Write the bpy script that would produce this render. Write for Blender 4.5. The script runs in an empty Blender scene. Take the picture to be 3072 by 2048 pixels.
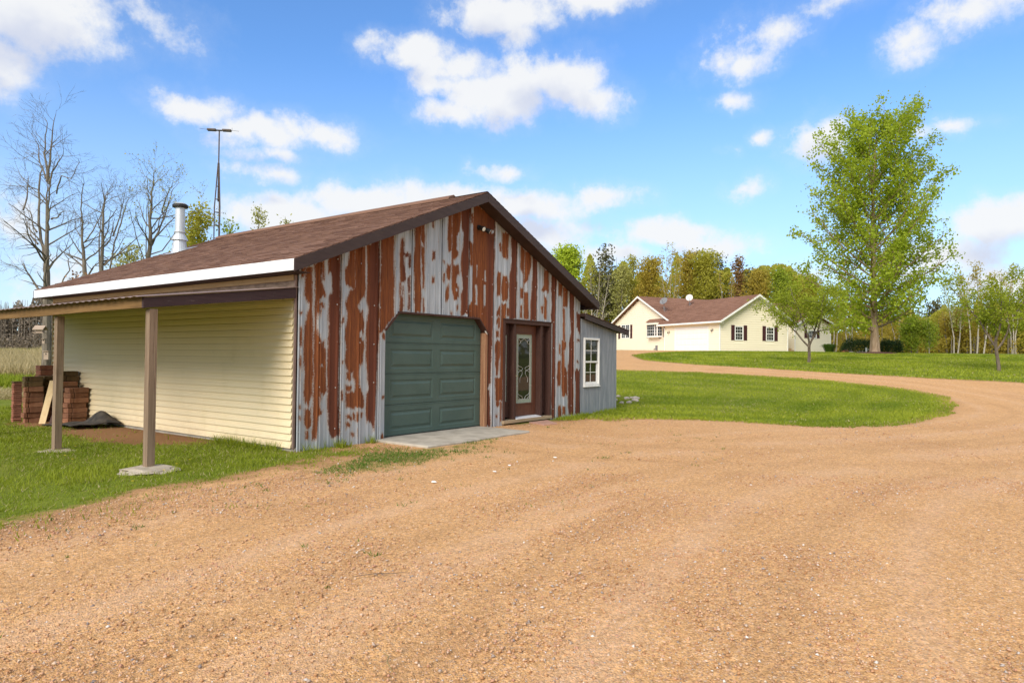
import bpy, math, random
import numpy as np
from mathutils import Vector, Matrix, noise as mnoise

# ------------------------------------------------------------------ camera, sky, sun, exposure
SC = bpy.context.scene
COL = SC.collection
YAW, PITCH, ROLL = 0.9382, 0.0214, 0.0095
CAM = Vector((-6.309, -8.597, 1.449))
FH = (math.sin(YAW), math.cos(YAW)); RH = (math.cos(YAW), -math.sin(YAW))
_f = Vector((FH[0]*math.cos(PITCH), FH[1]*math.cos(PITCH), math.sin(PITCH)))
_r = Vector((RH[0], RH[1], 0)); _u = _r.cross(_f)
_r2 = _r*math.cos(ROLL)+_u*math.sin(ROLL); _u2 = _u*math.cos(ROLL)-_r*math.sin(ROLL)
camd = bpy.data.cameras.new('camera'); cam = bpy.data.objects.new('camera', camd); COL.objects.link(cam)
camd.sensor_width = 36; camd.lens = 24; camd.clip_start = 0.05; camd.clip_end = 3000
cam.matrix_world = Matrix(((_r2.x, _u2.x, -_f.x, CAM.x), (_r2.y, _u2.y, -_f.y, CAM.y), (_r2.z, _u2.z, -_f.z, CAM.z), (0, 0, 0, 1)))
SC.camera = cam

SUN_EL = math.radians(34)
SUN_DIR = Vector((-0.985*math.cos(SUN_EL), -0.16*math.cos(SUN_EL), math.sin(SUN_EL))).normalized()
sd = bpy.data.lights.new('sun', 'SUN'); sun = bpy.data.objects.new('sun', sd); COL.objects.link(sun)
sd.energy = 2.6; sd.angle = math.radians(34); sd.color = (1.0, 0.93, 0.82)
sun.rotation_euler = SUN_DIR.to_track_quat('Z', 'Y').to_euler(); sun.location = (-30, 0, 40)

SC.view_settings.view_transform = 'Standard'; SC.view_settings.look = 'None'
SC.view_settings.exposure = 0.78; SC.view_settings.gamma = 1.0
SC.view_settings.use_curve_mapping = False
try:
    SC.cycles.use_denoising = True; SC.cycles.denoiser = 'OPENIMAGEDENOISE'; SC.cycles.denoising_input_passes = 'RGB_ALBEDO_NORMAL'; SC.cycles.denoising_prefilter = 'ACCURATE'
    SC.cycles.max_bounces = 8; SC.cycles.transparent_max_bounces = 8
    SC.cycles.use_adaptive_sampling = True; SC.cycles.adaptive_threshold = 0.012
    SC.cycles.sample_clamp_indirect = 6.0
except Exception:
    pass

world = bpy.data.worlds.new('World'); SC.world = world; world.use_nodes = True
def build_world():
    nt = world.node_tree; nt.nodes.clear(); N = nt.nodes.new; L = nt.links.new
    def math_(op, a, b=None, c=None):
        n = N('ShaderNodeMath'); n.operation = op
        for i, v in enumerate((a, b, c)):
            if v is None: continue
            if isinstance(v, (int, float)): n.inputs[i].default_value = v
            else: L(v, n.inputs[i])
        return n.outputs[0]
    def vmath(op, a, b=None):
        n = N('ShaderNodeVectorMath'); n.operation = op
        for i, v in enumerate((a, b)):
            if v is None: continue
            if isinstance(v, tuple): n.inputs[i].default_value = v
            else: L(v, n.inputs[i])
        return n.outputs['Value'] if op == 'LENGTH' else n.outputs[0]
    def noise(vec, scale, detail, rough=0.55):
        n = N('ShaderNodeTexNoise'); n.noise_dimensions = '3D'
        L(vec, n.inputs['Vector']); n.inputs['Scale'].default_value = scale
        n.inputs['Detail'].default_value = detail; n.inputs['Roughness'].default_value = rough
        return n.outputs['Fac'], n.outputs['Color']
    def ramp(v, a, b, lo=0.0, hi=1.0):
        n = N('ShaderNodeMapRange'); n.interpolation_type = 'SMOOTHSTEP'; L(v, n.inputs['Value'])
        n.inputs['From Min'].default_value = a; n.inputs['From Max'].default_value = b
        n.inputs['To Min'].default_value = lo; n.inputs['To Max'].default_value = hi
        return n.outputs[0]
    def mixc(f, a, b, blend='MIX'):
        n = N('ShaderNodeMix'); n.data_type = 'RGBA'; n.blend_type = blend
        for i, v in ((0, f), (6, a), (7, b)):
            if isinstance(v, (int, float)): n.inputs[i].default_value = v
            elif isinstance(v, tuple): n.inputs[i].default_value = v + (1,)
            else: L(v, n.inputs[i])
        return n.outputs[2]
    tc = N('ShaderNodeTexCoord'); gen = tc.outputs['Generated']
    sky = N('ShaderNodeTexSky'); sky.sky_type = 'NISHITA'; sky.sun_disc = False
    sky.sun_elevation = SUN_EL; sky.sun_rotation = math.atan2(SUN_DIR.x, SUN_DIR.y)
    sky.air_density = 1.0; sky.dust_density = 0.3; sky.ozone_density = 2.0; sky.altitude = 300
    sep = N('ShaderNodeSeparateXYZ'); L(gen, sep.inputs[0])
    az = math_('ARCTAN2', sep.outputs[0], sep.outputs[1]); el = math_('ARCSINE', sep.outputs[2])
    comb = N('ShaderNodeCombineXYZ'); L(az, comb.inputs[0]); L(el, comb.inputs[1])
    ae = comb.outputs[0]
    # ragged cumulus: elliptical cores (azimuth, elevation, radii) broken up by noise
    nz, nzc = noise(gen, 9.0, 6.0, 0.6)
    fine, _ = noise(gen, 24.0, 8.0, 0.66)
    warp = vmath('MULTIPLY', vmath('SUBTRACT', nzc, (0.5, 0.5, 0.5)), (0.10, 0.05, 0.0))
    aew = vmath('ADD', ae, warp)
    CL = CLOUDS
    def field(vec):
        out = None
        for (a, e, ra, re, w) in CL:
            q = vmath('MULTIPLY', vmath('SUBTRACT', vec, (a, e, 0)), (1/ra, 1/re, 0))
            v = math_('MULTIPLY_ADD', vmath('LENGTH', q), -w, w)
            out = v if out is None else math_('SMOOTH_MAX', out, v, 0.12)
        return out
    core = field(aew)
    # broken cloud cover outside the view, thickened to add neutral fill light
    stretched = vmath('MULTIPLY', gen, (1, 1, 2.2))
    big, _ = noise(stretched, 2.3, 7.0, 0.6)
    fillcl = math_('MULTIPLY_ADD', big, 4.0, -1.45)
    inview = math_('MULTIPLY', ramp(az, 0.15, 0.30), ramp(az, 1.72, 1.58))
    inview = math_('MULTIPLY', inview, ramp(el, 0.62, 0.46))
    bias = math_('MULTIPLY', inview, -3.0)
    core = math_('MAXIMUM', core, math_('ADD', fillcl, bias))
    rag = math_('ADD', math_('MULTIPLY_ADD', nz, 1.9, -0.95), math_('MULTIPLY_ADD', fine, 1.7, -0.85))
    dens_raw = math_('ADD', core, rag)
    dens = ramp(dens_raw, -0.12, 0.84, 0.0, 0.96)
    wisp = ramp(dens_raw, -0.6, 0.5, 0.0, 0.12)
    dens = math_('MAXIMUM', dens, wisp)
    # grey-lilac bases, white tops
    up = vmath('ADD', aew, (0.0, 0.035, 0.0))
    core_up = field(up)
    lo, _ = noise(vmath('ADD', gen, (0, 0, 0.03)), 11.0, 4.0)
    base = ramp(math_('ADD', core_up, math_('MULTIPLY_ADD', lo, 3.0, -1.5)), 0.25, 1.5)
    cloud = mixc(base, (0.545, 0.55, 0.555), (0.40, 0.425, 0.50))
    skyc = mixc(1.0, sky.outputs[0], SKY_TINT, 'MULTIPLY')
    skys = N('ShaderNodeVectorMath'); skys.operation = 'SCALE'; L(skyc, skys.inputs[0]); skys.inputs['Scale'].default_value = SKY_STRENGTH
    # paler towards the horizon
    hz = ramp(el, 0.0, 0.42, 0.62, 0.0)
    skyh = mixc(hz, skys.outputs[0], (0.40, 0.47, 0.545))
    col = mixc(dens, skyh, cloud)
    bg = N('ShaderNodeBackground'); L(col, bg.inputs[0]); bg.inputs[1].default_value = 1.0
    out = N('ShaderNodeOutputWorld'); L(bg.outputs[0], out.inputs[0])
SKY_STRENGTH = 0.132
SKY_TINT = (0.58, 0.82, 1.06)
CLOUDS = [ # azimuth, elevation, half width, half height, strength
 (0.30,0.385,0.13,0.055,1.5),(0.27,0.33,0.07,0.05,1.3),(0.455,0.40,0.045,0.03,0.5),
 (0.93,0.475,0.10,0.035,1.2),(1.06,0.49,0.09,0.03,1.1),(0.95,0.445,0.03,0.03,0.6),
 (0.79,0.420,0.085,0.026,1.1),(0.865,0.400,0.06,0.028,1.0),(1.0,0.385,0.09,0.052,1.7),(0.92,0.362,0.10,0.038,1.4),(0.85,0.343,0.07,0.020,1.0),(0.84,0.375,0.05,0.022,0.8),(1.04,0.362,0.07,0.036,1.3),
 (0.50,0.315,0.07,0.022,1.1),(0.58,0.297,0.09,0.024,1.2),(0.66,0.302,0.07,0.026,1.2),(0.60,0.272,0.05,0.018,0.8),
 (0.595,0.247,0.05,0.018,1.1),(0.93,0.265,0.042,0.014,0.9),
 (0.63,0.195,0.12,0.035,1.3),(0.72,0.215,0.12,0.035,1.5),(0.85,0.218,0.13,0.036,1.6),(0.96,0.215,0.11,0.032,1.4),(1.07,0.228,0.07,0.022,1.1),(0.75,0.175,0.2,0.04,1.3),(0.95,0.175,0.14,0.04,1.3),
 (1.30,0.425,0.055,0.03,0.8),(1.24,0.40,0.045,0.022,0.7),(1.37,0.44,0.06,0.018,0.6),(1.28,0.395,0.05,0.02,0.7),
 (1.53,0.405,0.06,0.035,1.0),(1.47,0.385,0.05,0.025,0.8),
 (1.255,0.345,0.03,0.012,0.6),(1.36,0.295,0.045,0.038,1.3),(1.285,0.292,0.028,0.012,0.8),(1.242,0.28,0.014,0.01,0.6),(1.27,0.235,0.035,0.014,0.8),(1.51,0.277,0.04,0.012,0.7),
 (1.16,0.17,0.10,0.026,1.3),(1.22,0.155,0.09,0.026,1.2),(1.08,0.145,0.09,0.022,1.1),(1.30,0.11,0.10,0.02,0.8),
 (1.56,0.165,0.09,0.035,1.5),(1.50,0.13,0.09,0.03,1.1),(1.6,0.10,0.1,0.03,1.0),
 (0.30,0.15,0.05,0.035,0.7),(0.34,0.08,0.08,0.04,0.9),(0.47,0.10,0.05,0.03,0.6),
]
build_world()

# ------------------------------------------------------------------ helpers
rng = np.random.default_rng(7)
def at(px, d):
    """a point on the plan: lateral pixel of the 3072-wide view and distance along the view axis in metres"""
    l = (px-1536.0)/2048.0*d
    return CAM.x+l*RH[0]+d*FH[0], CAM.y+l*RH[1]+d*FH[1]
def height_at(px, py, d):
    return CAM.z+(1067.8+0.0095*(px-1536)-py)/2048.0*d
TD = [0,18,22,25,30,37,45,55,65,80,1000]; TZ = [0,0,.08,.3,.8,1.22,1.58,1.93,2.13,2.2,2.2]
_dd = np.arange(0, 200, .5); _zz = np.convolve(np.pad(np.interp(_dd, TD, TZ), 8, mode='edge'), np.ones(17)/17, 'valid')
def terrain(X, Y):
    X = np.asarray(X, float); Y = np.asarray(Y, float)
    d = (X-CAM.x)*FH[0]+(Y-CAM.y)*FH[1]; l = (X-CAM.x)*RH[0]+(Y-CAM.y)*RH[1]
    a = np.interp(d, _dd, _zz); b = np.clip(.0227*(d-25), 0, 1.9)
    w = np.clip((l+12)/12, 0, 1); w = w*w*(3-2*w)
    return w*a+(1-w)*b
def tz(x, y): return float(terrain(x, y))

class MB:
    """collects polygons for ONE mesh"""
    def __init__(s): s.v = []; s.f = []; s.m = []
    def poly(s, pts, m=0):
        n = len(s.v); s.v += [tuple(p) for p in pts]; s.f.append(tuple(range(n, n+len(pts)))); s.m.append(m); return s
    def hexa(s, p, m=0):
        n = len(s.v); s.v += [tuple(q) for q in p]
        for f in ((0,3,2,1),(4,5,6,7),(0,1,5,4),(1,2,6,5),(2,3,7,6),(3,0,4,7)):
            s.f.append(tuple(n+i for i in f)); s.m.append(m)
        return s
    def box(s, x0, y0, z0, x1, y1, z1, m=0):
        return s.hexa([(x0,y0,z0),(x1,y0,z0),(x1,y1,z0),(x0,y1,z0),(x0,y0,z1),(x1,y0,z1),(x1,y1,z1),(x0,y1,z1)], m)
    def prism(s, pts, vec, m=0):
        n = len(s.v); k = len(pts); vec = Vector(vec)
        s.v += [tuple(p) for p in pts]; s.v += [tuple(Vector(p)+vec) for p in pts]
        s.f.append(tuple(range(n+k-1, n-1, -1))); s.m.append(m)
        s.f.append(tuple(range(n+k, n+2*k))); s.m.append(m)
        for i in range(k):
            j = (i+1) % k; s.f.append((n+i, n+j, n+k+j, n+k+i)); s.m.append(m)
        return s
    def tube(s, pts, rad, n=6, m=0, cap=True):
        pts = [Vector(p) for p in pts]
        if not hasattr(rad, '__len__'): rad = [rad]*len(pts)
        base = len(s.v); prev = None
        for i, p in enumerate(pts):
            t = (pts[min(i+1, len(pts)-1)]-pts[max(i-1, 0)])
            t = t.normalized() if t.length > 1e-9 else Vector((0,0,1))
            if prev is None:
                a = t.cross(Vector((0,0,1)) if abs(t.z) < .9 else Vector((1,0,0))).normalized()
            else:
                a = (prev-t*prev.dot(t)); a = a.normalized() if a.length > 1e-6 else t.orthogonal().normalized()
            prev = a; b = t.cross(a)
            for k in range(n):
                an = 2*math.pi*k/n; s.v.append(tuple(p+(a*math.cos(an)+b*math.sin(an))*rad[i]))
        for i in range(len(pts)-1):
            for k in range(n):
                s.f.append((base+i*n+k, base+i*n+(k+1)%n, base+(i+1)*n+(k+1)%n, base+(i+1)*n+k)); s.m.append(m)
        if cap:
            s.f.append(tuple(base+k for k in range(n-1, -1, -1))); s.m.append(m)
            s.f.append(tuple(base+(len(pts)-1)*n+k for k in range(n))); s.m.append(m)
        return s
    def lathe(s, prof, c=(0,0,0), n=16, m=0):
        base = len(s.v)
        for r, z in prof:
            for k in range(n):
                a = 2*math.pi*k/n; s.v.append((c[0]+r*math.cos(a), c[1]+r*math.sin(a), c[2]+z))
        for i in range(len(prof)-1):
            for k in range(n):
                s.f.append((base+i*n+k, base+i*n+(k+1)%n, base+(i+1)*n+(k+1)%n, base+(i+1)*n+k)); s.m.append(m)
        s.f.append(tuple(base+k for k in range(n-1, -1, -1))); s.m.append(m)
        s.f.append(tuple(base+(len(prof)-1)*n+k for k in range(n))); s.m.append(m)
        return s
    def build(s, name, mats, parent=None, smooth=False, bevel=0, **props):
        me = bpy.data.meshes.new(name); me.from_pydata(s.v, [], s.f)
        for mt in (mats if isinstance(mats, (list, tuple)) else [mats]): me.materials.append(mt)
        if any(s.m): me.polygons.foreach_set('material_index', s.m)
        if smooth: me.polygons.foreach_set('use_smooth', [True]*len(s.f))
        me.update()
        return link(name, me, parent, bevel, **props)
def link(name, me, parent=None, bevel=0, **props):
    o = bpy.data.objects.new(name, me); COL.objects.link(o)
    if parent is not None: o.parent = parent
    for k, v in props.items(): o[k] = v
    if bevel:
        b = o.modifiers.new('bevel', 'BEVEL'); b.width = bevel; b.segments = 1; b.limit_method = 'ANGLE'
    return o
def root(name, label, cat, loc=(0,0,0), rz=0.0, group=None):
    o = bpy.data.objects.new(name, None); COL.objects.link(o); o.location = loc; o.rotation_euler = (0,0,rz)
    o.empty_display_size = .3; o['label'] = label; o['category'] = cat
    if group: o['group'] = group
    return o
def tag(o, label, cat, group=None):
    o['label'] = label; o['category'] = cat
    if group: o['group'] = group
    return o
def np_mesh(name, V, F, mat, parent=None, attrs=None, smooth=False, **props):
    V = np.ascontiguousarray(V, np.float32); F = np.ascontiguousarray(F, np.int32); k = F.shape[1]
    me = bpy.data.meshes.new(name)
    me.vertices.add(len(V)); me.vertices.foreach_set('co', V.ravel())
    me.loops.add(F.size); me.loops.foreach_set('vertex_index', F.ravel())
    me.polygons.add(len(F)); me.polygons.foreach_set('loop_start', np.arange(0, F.size, k, dtype=np.int32))
    if smooth: me.polygons.foreach_set('use_smooth', np.ones(len(F), bool))
    for an, av in (attrs or {}).items():
        at_ = me.attributes.new(an, 'FLOAT', 'POINT'); at_.data.foreach_set('value', np.ascontiguousarray(av, np.float32))
    for mt in (mat if isinstance(mat, (list, tuple)) else [mat]): me.materials.append(mt)
    me.update(calc_edges=True); me.validate()
    return link(name, me, parent, **props)

# numpy value noise
def _hash(ix, iy, s):
    h = (ix*374761393+iy*668265263+s*1442695041) & 0xffffffff
    h = ((h ^ (h >> 13))*1274126177) & 0xffffffff
    return ((h ^ (h >> 16)) & 0xffff)/65535.0
def vnoise(x, y, s=0):
    x = np.asarray(x, float); y = np.asarray(y, float)
    ix = np.floor(x).astype(np.int64); iy = np.floor(y).astype(np.int64); fx = x-ix; fy = y-iy
    fx = fx*fx*(3-2*fx); fy = fy*fy*(3-2*fy)
    a = _hash(ix, iy, s); b = _hash(ix+1, iy, s); c = _hash(ix, iy+1, s); d = _hash(ix+1, iy+1, s)
    return (a*(1-fx)+b*fx)*(1-fy)+(c*(1-fx)+d*fx)*fy
def fbm(x, y, s=0, o=4):
    t = 0; a = .5
    for i in range(o): t = t+a*vnoise(x*2**i, y*2**i, s+i*17); a *= .5
    return t/(1-.5**o)

# ------------------------------------------------------------------ materials
class NT:
    def __init__(s, name):
        s.mat = bpy.data.materials.new(name); s.mat.use_nodes = True
        s.t = s.mat.node_tree; s.t.nodes.clear()
        s.out = s.t.nodes.new('ShaderNodeOutputMaterial'); s.b = s.t.nodes.new('ShaderNodeBsdfPrincipled')
        s.t.links.new(s.b.outputs[0], s.out.inputs[0])
        s.tc = s.t.nodes.new('ShaderNodeTexCoord')
    def put(s, sock, v):
        if isinstance(v, (int, float)): sock.default_value = v
        elif isinstance(v, tuple): sock.default_value = v+(1,) if len(v) == 3 and sock.type == 'RGBA' else v
        else: s.t.links.new(v, sock)
    def vec(s, scale=(1,1,1), src='Object'):
        m = s.t.nodes.new('ShaderNodeMapping'); s.t.links.new(s.tc.outputs[src], m.inputs[0]); m.inputs['Scale'].default_value = scale
        return m.outputs[0]
    def noise(s, scale, detail=4, rough=.55, vec=None, color=False, dist=0):
        n = s.t.nodes.new('ShaderNodeTexNoise'); s.put(n.inputs['Vector'], vec if vec is not None else s.tc.outputs['Object'])
        n.inputs['Scale'].default_value = scale; n.inputs['Detail'].default_value = detail; n.inputs['Roughness'].default_value = rough
        n.inputs['Distortion'].default_value = dist
        return n.outputs['Color' if color else 'Fac']
    def vor(s, scale, vec=None, out='Color', feature='F1', rnd=1):
        n = s.t.nodes.new('ShaderNodeTexVoronoi'); n.feature = feature; s.put(n.inputs['Vector'], vec if vec is not None else s.tc.outputs['Object'])
        n.inputs['Scale'].default_value = scale; n.inputs['Randomness'].default_value = rnd
        return n.outputs[out]
    def ramp(s, v, stops, interp='LINEAR'):
        n = s.t.nodes.new('ShaderNodeValToRGB'); s.put(n.inputs[0], v); n.color_ramp.interpolation = interp
        e = n.color_ramp.elements
        while len(e) < len(stops): e.new(0.5)
        for i, (p, c) in enumerate(stops): e[i].position = p; e[i].color = c+(1,)
        return n.outputs[0]
    def rng(s, v, a, b, lo=0., hi=1., smooth=True):
        n = s.t.nodes.new('ShaderNodeMapRange'); s.put(n.inputs['Value'], v)
        if smooth: n.interpolation_type = 'SMOOTHSTEP'
        for k, x in (('From Min',a),('From Max',b),('To Min',lo),('To Max',hi)): n.inputs[k].default_value = x
        return n.outputs[0]
    def mix(s, f, a, b, blend='MIX'):
        n = s.t.nodes.new('ShaderNodeMix'); n.data_type = 'RGBA'; n.blend_type = blend
        s.put(n.inputs[0], f); s.put(n.inputs[6], a); s.put(n.inputs[7], b); return n.outputs[2]
    def math(s, op, a, b=None, c=None):
        n = s.t.nodes.new('ShaderNodeMath'); n.operation = op
        for i, v in enumerate((a, b, c)):
            if v is not None: s.put(n.inputs[i], v)
        return n.outputs[0]
    def attr(s, name):
        n = s.t.nodes.new('ShaderNodeAttribute'); n.attribute_name = name; return n.outputs['Fac']
    def island(s):
        return s.t.nodes.new('ShaderNodeNewGeometry').outputs['Random Per Island']
    def objrand(s):
        return s.t.nodes.new('ShaderNodeObjectInfo').outputs['Random']
    def bump(s, h, strength=.3, dist=.01, prev=None):
        n = s.t.nodes.new('ShaderNodeBump'); s.put(n.inputs['Height'], h); n.inputs['Strength'].default_value = strength
        n.inputs['Distance'].default_value = dist
        if prev is not None: s.t.links.new(prev, n.inputs['Normal'])
        return n.outputs[0]
    def done(s, col, rough=.8, bump=None, spec=.3, metal=0., **k):
        s.put(s.b.inputs['Base Color'], col); s.put(s.b.inputs['Roughness'], rough); s.put(s.b.inputs['Specular IOR Level'], spec); s.put(s.b.inputs['Metallic'], metal)
        if bump is not None: s.t.links.new(bump, s.b.inputs['Normal'])
        for kk, v in k.items(): s.put(s.b.inputs[kk.replace('_', ' ')], v)
        return s.mat
def mottled(name, c1, c2, scale=8, rough=.8, bump=.15, bscale=60, bdist=.005, spec=.3, metal=0, stretch=(1,1,1), vary=0.0):
    m = NT(name); v = m.vec(stretch)
    f = m.noise(scale, 6, .6, v); f = m.rng(f, .3, .7)
    c = m.mix(f, c1, c2)
    if vary:
        r = m.math('MULTIPLY_ADD', m.objrand(), 2*vary, 1-vary)
        g = m.t.nodes.new('ShaderNodeVectorMath'); g.operation = 'SCALE'; m.t.links.new(c, g.inputs[0]); m.t.links.new(r, g.inputs['Scale']); c = g.outputs[0]
    return m.done(c, rough, m.bump(m.noise(bscale, 5, .6, v), bump, bdist) if bump else None, spec, metal)
def leaf_mat(name, c1, c2, trans=.35):
    m = NT(name)
    t = m.attr('tint'); c = m.mix(t, c1, c2)
    m.done(c, .6, None, .25)
    tr = m.t.nodes.new('ShaderNodeBsdfTranslucent'); m.put(tr.inputs[0], m.mix(.4, c, (c2[0]*1.2, c2[1]*1.25, c2[2]*.6)))
    ms = m.t.nodes.new('ShaderNodeMixShader'); ms.inputs[0].default_value = trans
    m.t.links.new(m.b.outputs[0], ms.inputs[1]); m.t.links.new(tr.outputs[0], ms.inputs[2]); m.t.links.new(ms.outputs[0], m.out.inputs[0])
    return m.mat

M = {}
def rusty_sheet():
    m = NT('rusted_galvanised_steel')
    v = m.vec((1,1,1)); vs = m.vec((9,9,.7)); vv = m.vec((40,40,2.0))
    r = m.attr('rust')
    edge = m.math('ADD', m.math('MULTIPLY_ADD', m.noise(48, 6, .7, v), .95, -.475), m.math('MULTIPLY_ADD', m.noise(1.0, 6, .7, m.vec((75,75,3.2))), 1.1, -.60))
    spots = m.rng(m.noise(60, 4, .6, v), .62, .74, 0, .5)
    mask = m.rng(m.math('ADD', m.math('ADD', r, edge), spots), .34, .66)
    zinc = m.mix(m.rng(m.noise(3.2, 5, .6, vs), .3, .7), (.345,.385,.43), (.47,.505,.545))
    zinc = m.mix(m.rng(m.noise(90, 3, .6, v), .55, .75, 0, .35), zinc, (.25,.27,.30))
    zinc = m.mix(m.rng(m.noise(2.0, 5, .7, vs), .56, .8, 0, .4), zinc, (.44,.40,.32))
    # pale rust-stained fringe
    fr = m.rng(m.math('ADD', m.math('ADD', r, edge), spots), .0, .5, 0, .5)
    zinc = m.mix(fr, zinc, (.42,.31,.20))
    ru = m.ramp(m.noise(5, 7, .7, vs), [(.26,(.10,.034,.017)),(.42,(.18,.055,.018)),(.6,(.26,.082,.022)),(.76,(.40,.17,.04))])
    ru = m.mix(m.rng(m.noise(3, 5, .6, vv), .35, .7, 0, .55), ru, (.12,.036,.018))
    ru = m.mix(m.rng(m.attr('deep'), .15, .8, 0, .85), ru, m.mix(m.noise(1.3, 5, .6, vs), (.075,.024,.016), (.15,.042,.020)))
    col = m.mix(mask, zinc, ru)
    rough = m.rng(mask, 0, 1, .42, .92, False)
    metal = m.rng(mask, 0, 1, .15, 0, False)
    b = m.bump(m.math('ADD', m.math('MULTIPLY', m.noise(120, 4, .6, v), m.math('MULTIPLY_ADD', mask, .8, .15)), m.math('MULTIPLY', mask, .6)), .3, .004)
    b = m.bump(m.noise(1.6, 3, .5, v), .12, .05, b)
    return m.done(col, rough, b, .4, metal)
def wood(name, c1, c2, dark, axis=2, rough=.85, wear=None):
    m = NT(name); st = [22,22,22]; st[axis] = .9; v = m.vec(tuple(st)); v2 = m.vec((1,1,1))
    g = m.noise(1.0, 7, .65, v, dist=.6)
    c = m.mix(m.rng(g, .3, .7), c1, c2)
    st2 = [90,90,90]; st2[axis] = 2.2
    c = m.mix(m.rng(m.noise(1, 4, .6, m.vec(tuple(st2))), .56, .72, 0, .8), c, dark)
    c = m.mix(m.rng(m.noise(2.3, 4, .6, v2), .55, .8, 0, .5), c, dark)
    if wear: c = m.mix(m.rng(m.noise(3.0, 8, .75, m.vec(tuple([14 if i != axis else 1.6 for i in range(3)]))), .60, .67), c, wear)
    return m.done(c, rough, m.bump(g, .35, .006), .25)
def siding(name, c1, c2, dirt, amount=.35):
    m = NT(name); v = m.vec((1,1,1))
    c = m.mix(m.noise(1.2, 4, .5, v), c1, c2)
    d = m.rng(m.noise(2.0, 7, .7, m.vec((1,1,.5))), .5, .85, 0, amount)
    sx = m.t.nodes.new('ShaderNodeSeparateXYZ'); m.t.links.new(v, sx.inputs[0])
    mud = m.rng(m.math('ADD', sx.outputs[2], m.math('MULTIPLY_ADD', m.noise(5, 7, .75, v), .9, -.45)), .30, -.15, 0, amount*1.1)
    c = m.mix(d, c, dirt); c = m.mix(mud, c, (.36,.23,.12))
    c = m.mix(m.rng(m.noise(38, 2, .5, v), .74, .8, 0, .5), c, (.20,.17,.10))
    return m.done(c, .55, m.bump(m.noise(14, 3, .5, m.vec((1,.15,1))), .06, .01), .4)
def shingle(name, c1, c2, c3):
    m = NT(name); r = m.island()
    c = m.ramp(r, [(0.0,c1),(.35,c2),(.7,c3),(1.0,c1)])
    c = m.mix(m.rng(m.noise(160, 3, .6), .4, .75, 0, .5), c, (c2[0]*1.7, c2[1]*1.6, c2[2]*1.5))
    c = m.mix(m.rng(m.noise(.55, 5, .6), .45, .75, 0, .3), c, (c1[0]*.6, c1[1]*.6, c1[2]*.6))
    return m.done(c, .92, m.bump(m.noise(220, 3, .6), .4, .004), .2)
def gravel_nodes(m):
    pos = m.t.nodes.new('ShaderNodeNewGeometry').outputs['Position']
    v = pos
    st = m.vor(95, v); dist = m.vor(95, v, 'Distance'); st2 = m.vor(42, v); d2 = m.vor(42, v, 'Distance')
    sep = m.t.nodes.new('ShaderNodeSeparateColor'); m.t.links.new(st, sep.inputs[0])
    sep2 = m.t.nodes.new('ShaderNodeSeparateColor'); m.t.links.new(st2, sep2.inputs[0])
    stones = m.ramp(sep.outputs[0], [(0,(.48,.255,.10)),(.25,(.60,.35,.15)),(.5,(.36,.18,.075)),(.68,(.68,.43,.22)),(.8,(.44,.225,.135)),(.9,(.70,.53,.36)),(.965,(.18,.13,.11)),(1,(.66,.5,.38))])
    sand = m.mix(m.noise(300, 2, .5, v), (.47,.255,.105), (.62,.36,.16))
    tr = m.noise(.5, 4, .55, v); mid = m.noise(17, 4, .7, v)
    cover = m.rng(m.math('ADD', m.noise(1.4, 5, .65, v), m.math('MULTIPLY', sep.outputs[1], .35)), .36, .66, .25, 1.)
    c = m.mix(m.math('MULTIPLY', cover, m.rng(dist, .75, .25)), sand, stones)
    big = m.rng(m.math('MULTIPLY', sep2.outputs[1], m.rng(d2, .62, .38)), .72, .8)
    c = m.mix(m.math('MULTIPLY', big, .8), c, m.ramp(sep2.outputs[2], [(0,(.5,.30,.17)),(.4,(.60,.38,.25)),(.75,(.42,.22,.14)),(1,(.72,.57,.44))]))
    # broad tracks of damper, darker sand and of pinker loose stone
    c = m.mix(m.rng(mid, .5, .72, 0, .5), c, (.27,.14,.06)); c = m.mix(m.rng(mid, .46, .28, 0, .45), c, (.66,.45,.27))
    c = m.mix(m.rng(tr, .48, .70, 0, .22), c, (.36,.185,.07))
    c = m.mix(m.rng(m.noise(.33, 5, .6, v), .54, .72, 0, .32), c, (.54,.32,.19))
    c = m.mix(m.rng(m.noise(3.5, 5, .7, v), .58, .74, 0, .30), c, (.28,.14,.055))
    trk = m.math('ADD', m.attr('track'), m.math('MULTIPLY_ADD', m.noise(.9, 5, .7, v), 1.5, -.85))
    c = m.mix(m.rng(trk, .3, .95, 0, .45), c, (.40,.225,.10))
    pale = m.math('ADD', m.attr('berm'), m.math('MULTIPLY_ADD', m.noise(2.2, 5, .7, v), .9, -.45))
    c = m.mix(m.rng(pale, .4, .95, 0, .4), c, m.mix(sep.outputs[2], (.66,.45,.29), (.50,.29,.17)))
    for sock, lo_, hi_ in ((sep.outputs[2], .80, 1.30), (sep2.outputs[0], .88, 1.18)):
        sc_ = m.t.nodes.new('ShaderNodeVectorMath'); sc_.operation = 'SCALE'; m.t.links.new(c, sc_.inputs[0]); m.t.links.new(m.rng(sock, 0, 1, lo_, hi_, False), sc_.inputs['Scale']); c = sc_.outputs[0]
    h = m.math('ADD', m.math('MULTIPLY', m.rng(dist, .7, .0), .9), m.math('MULTIPLY', big, .9))
    h = m.math('ADD', h, m.math('MULTIPLY', m.noise(9, 5, .65, v), 1.4))
    return c, h
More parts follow.
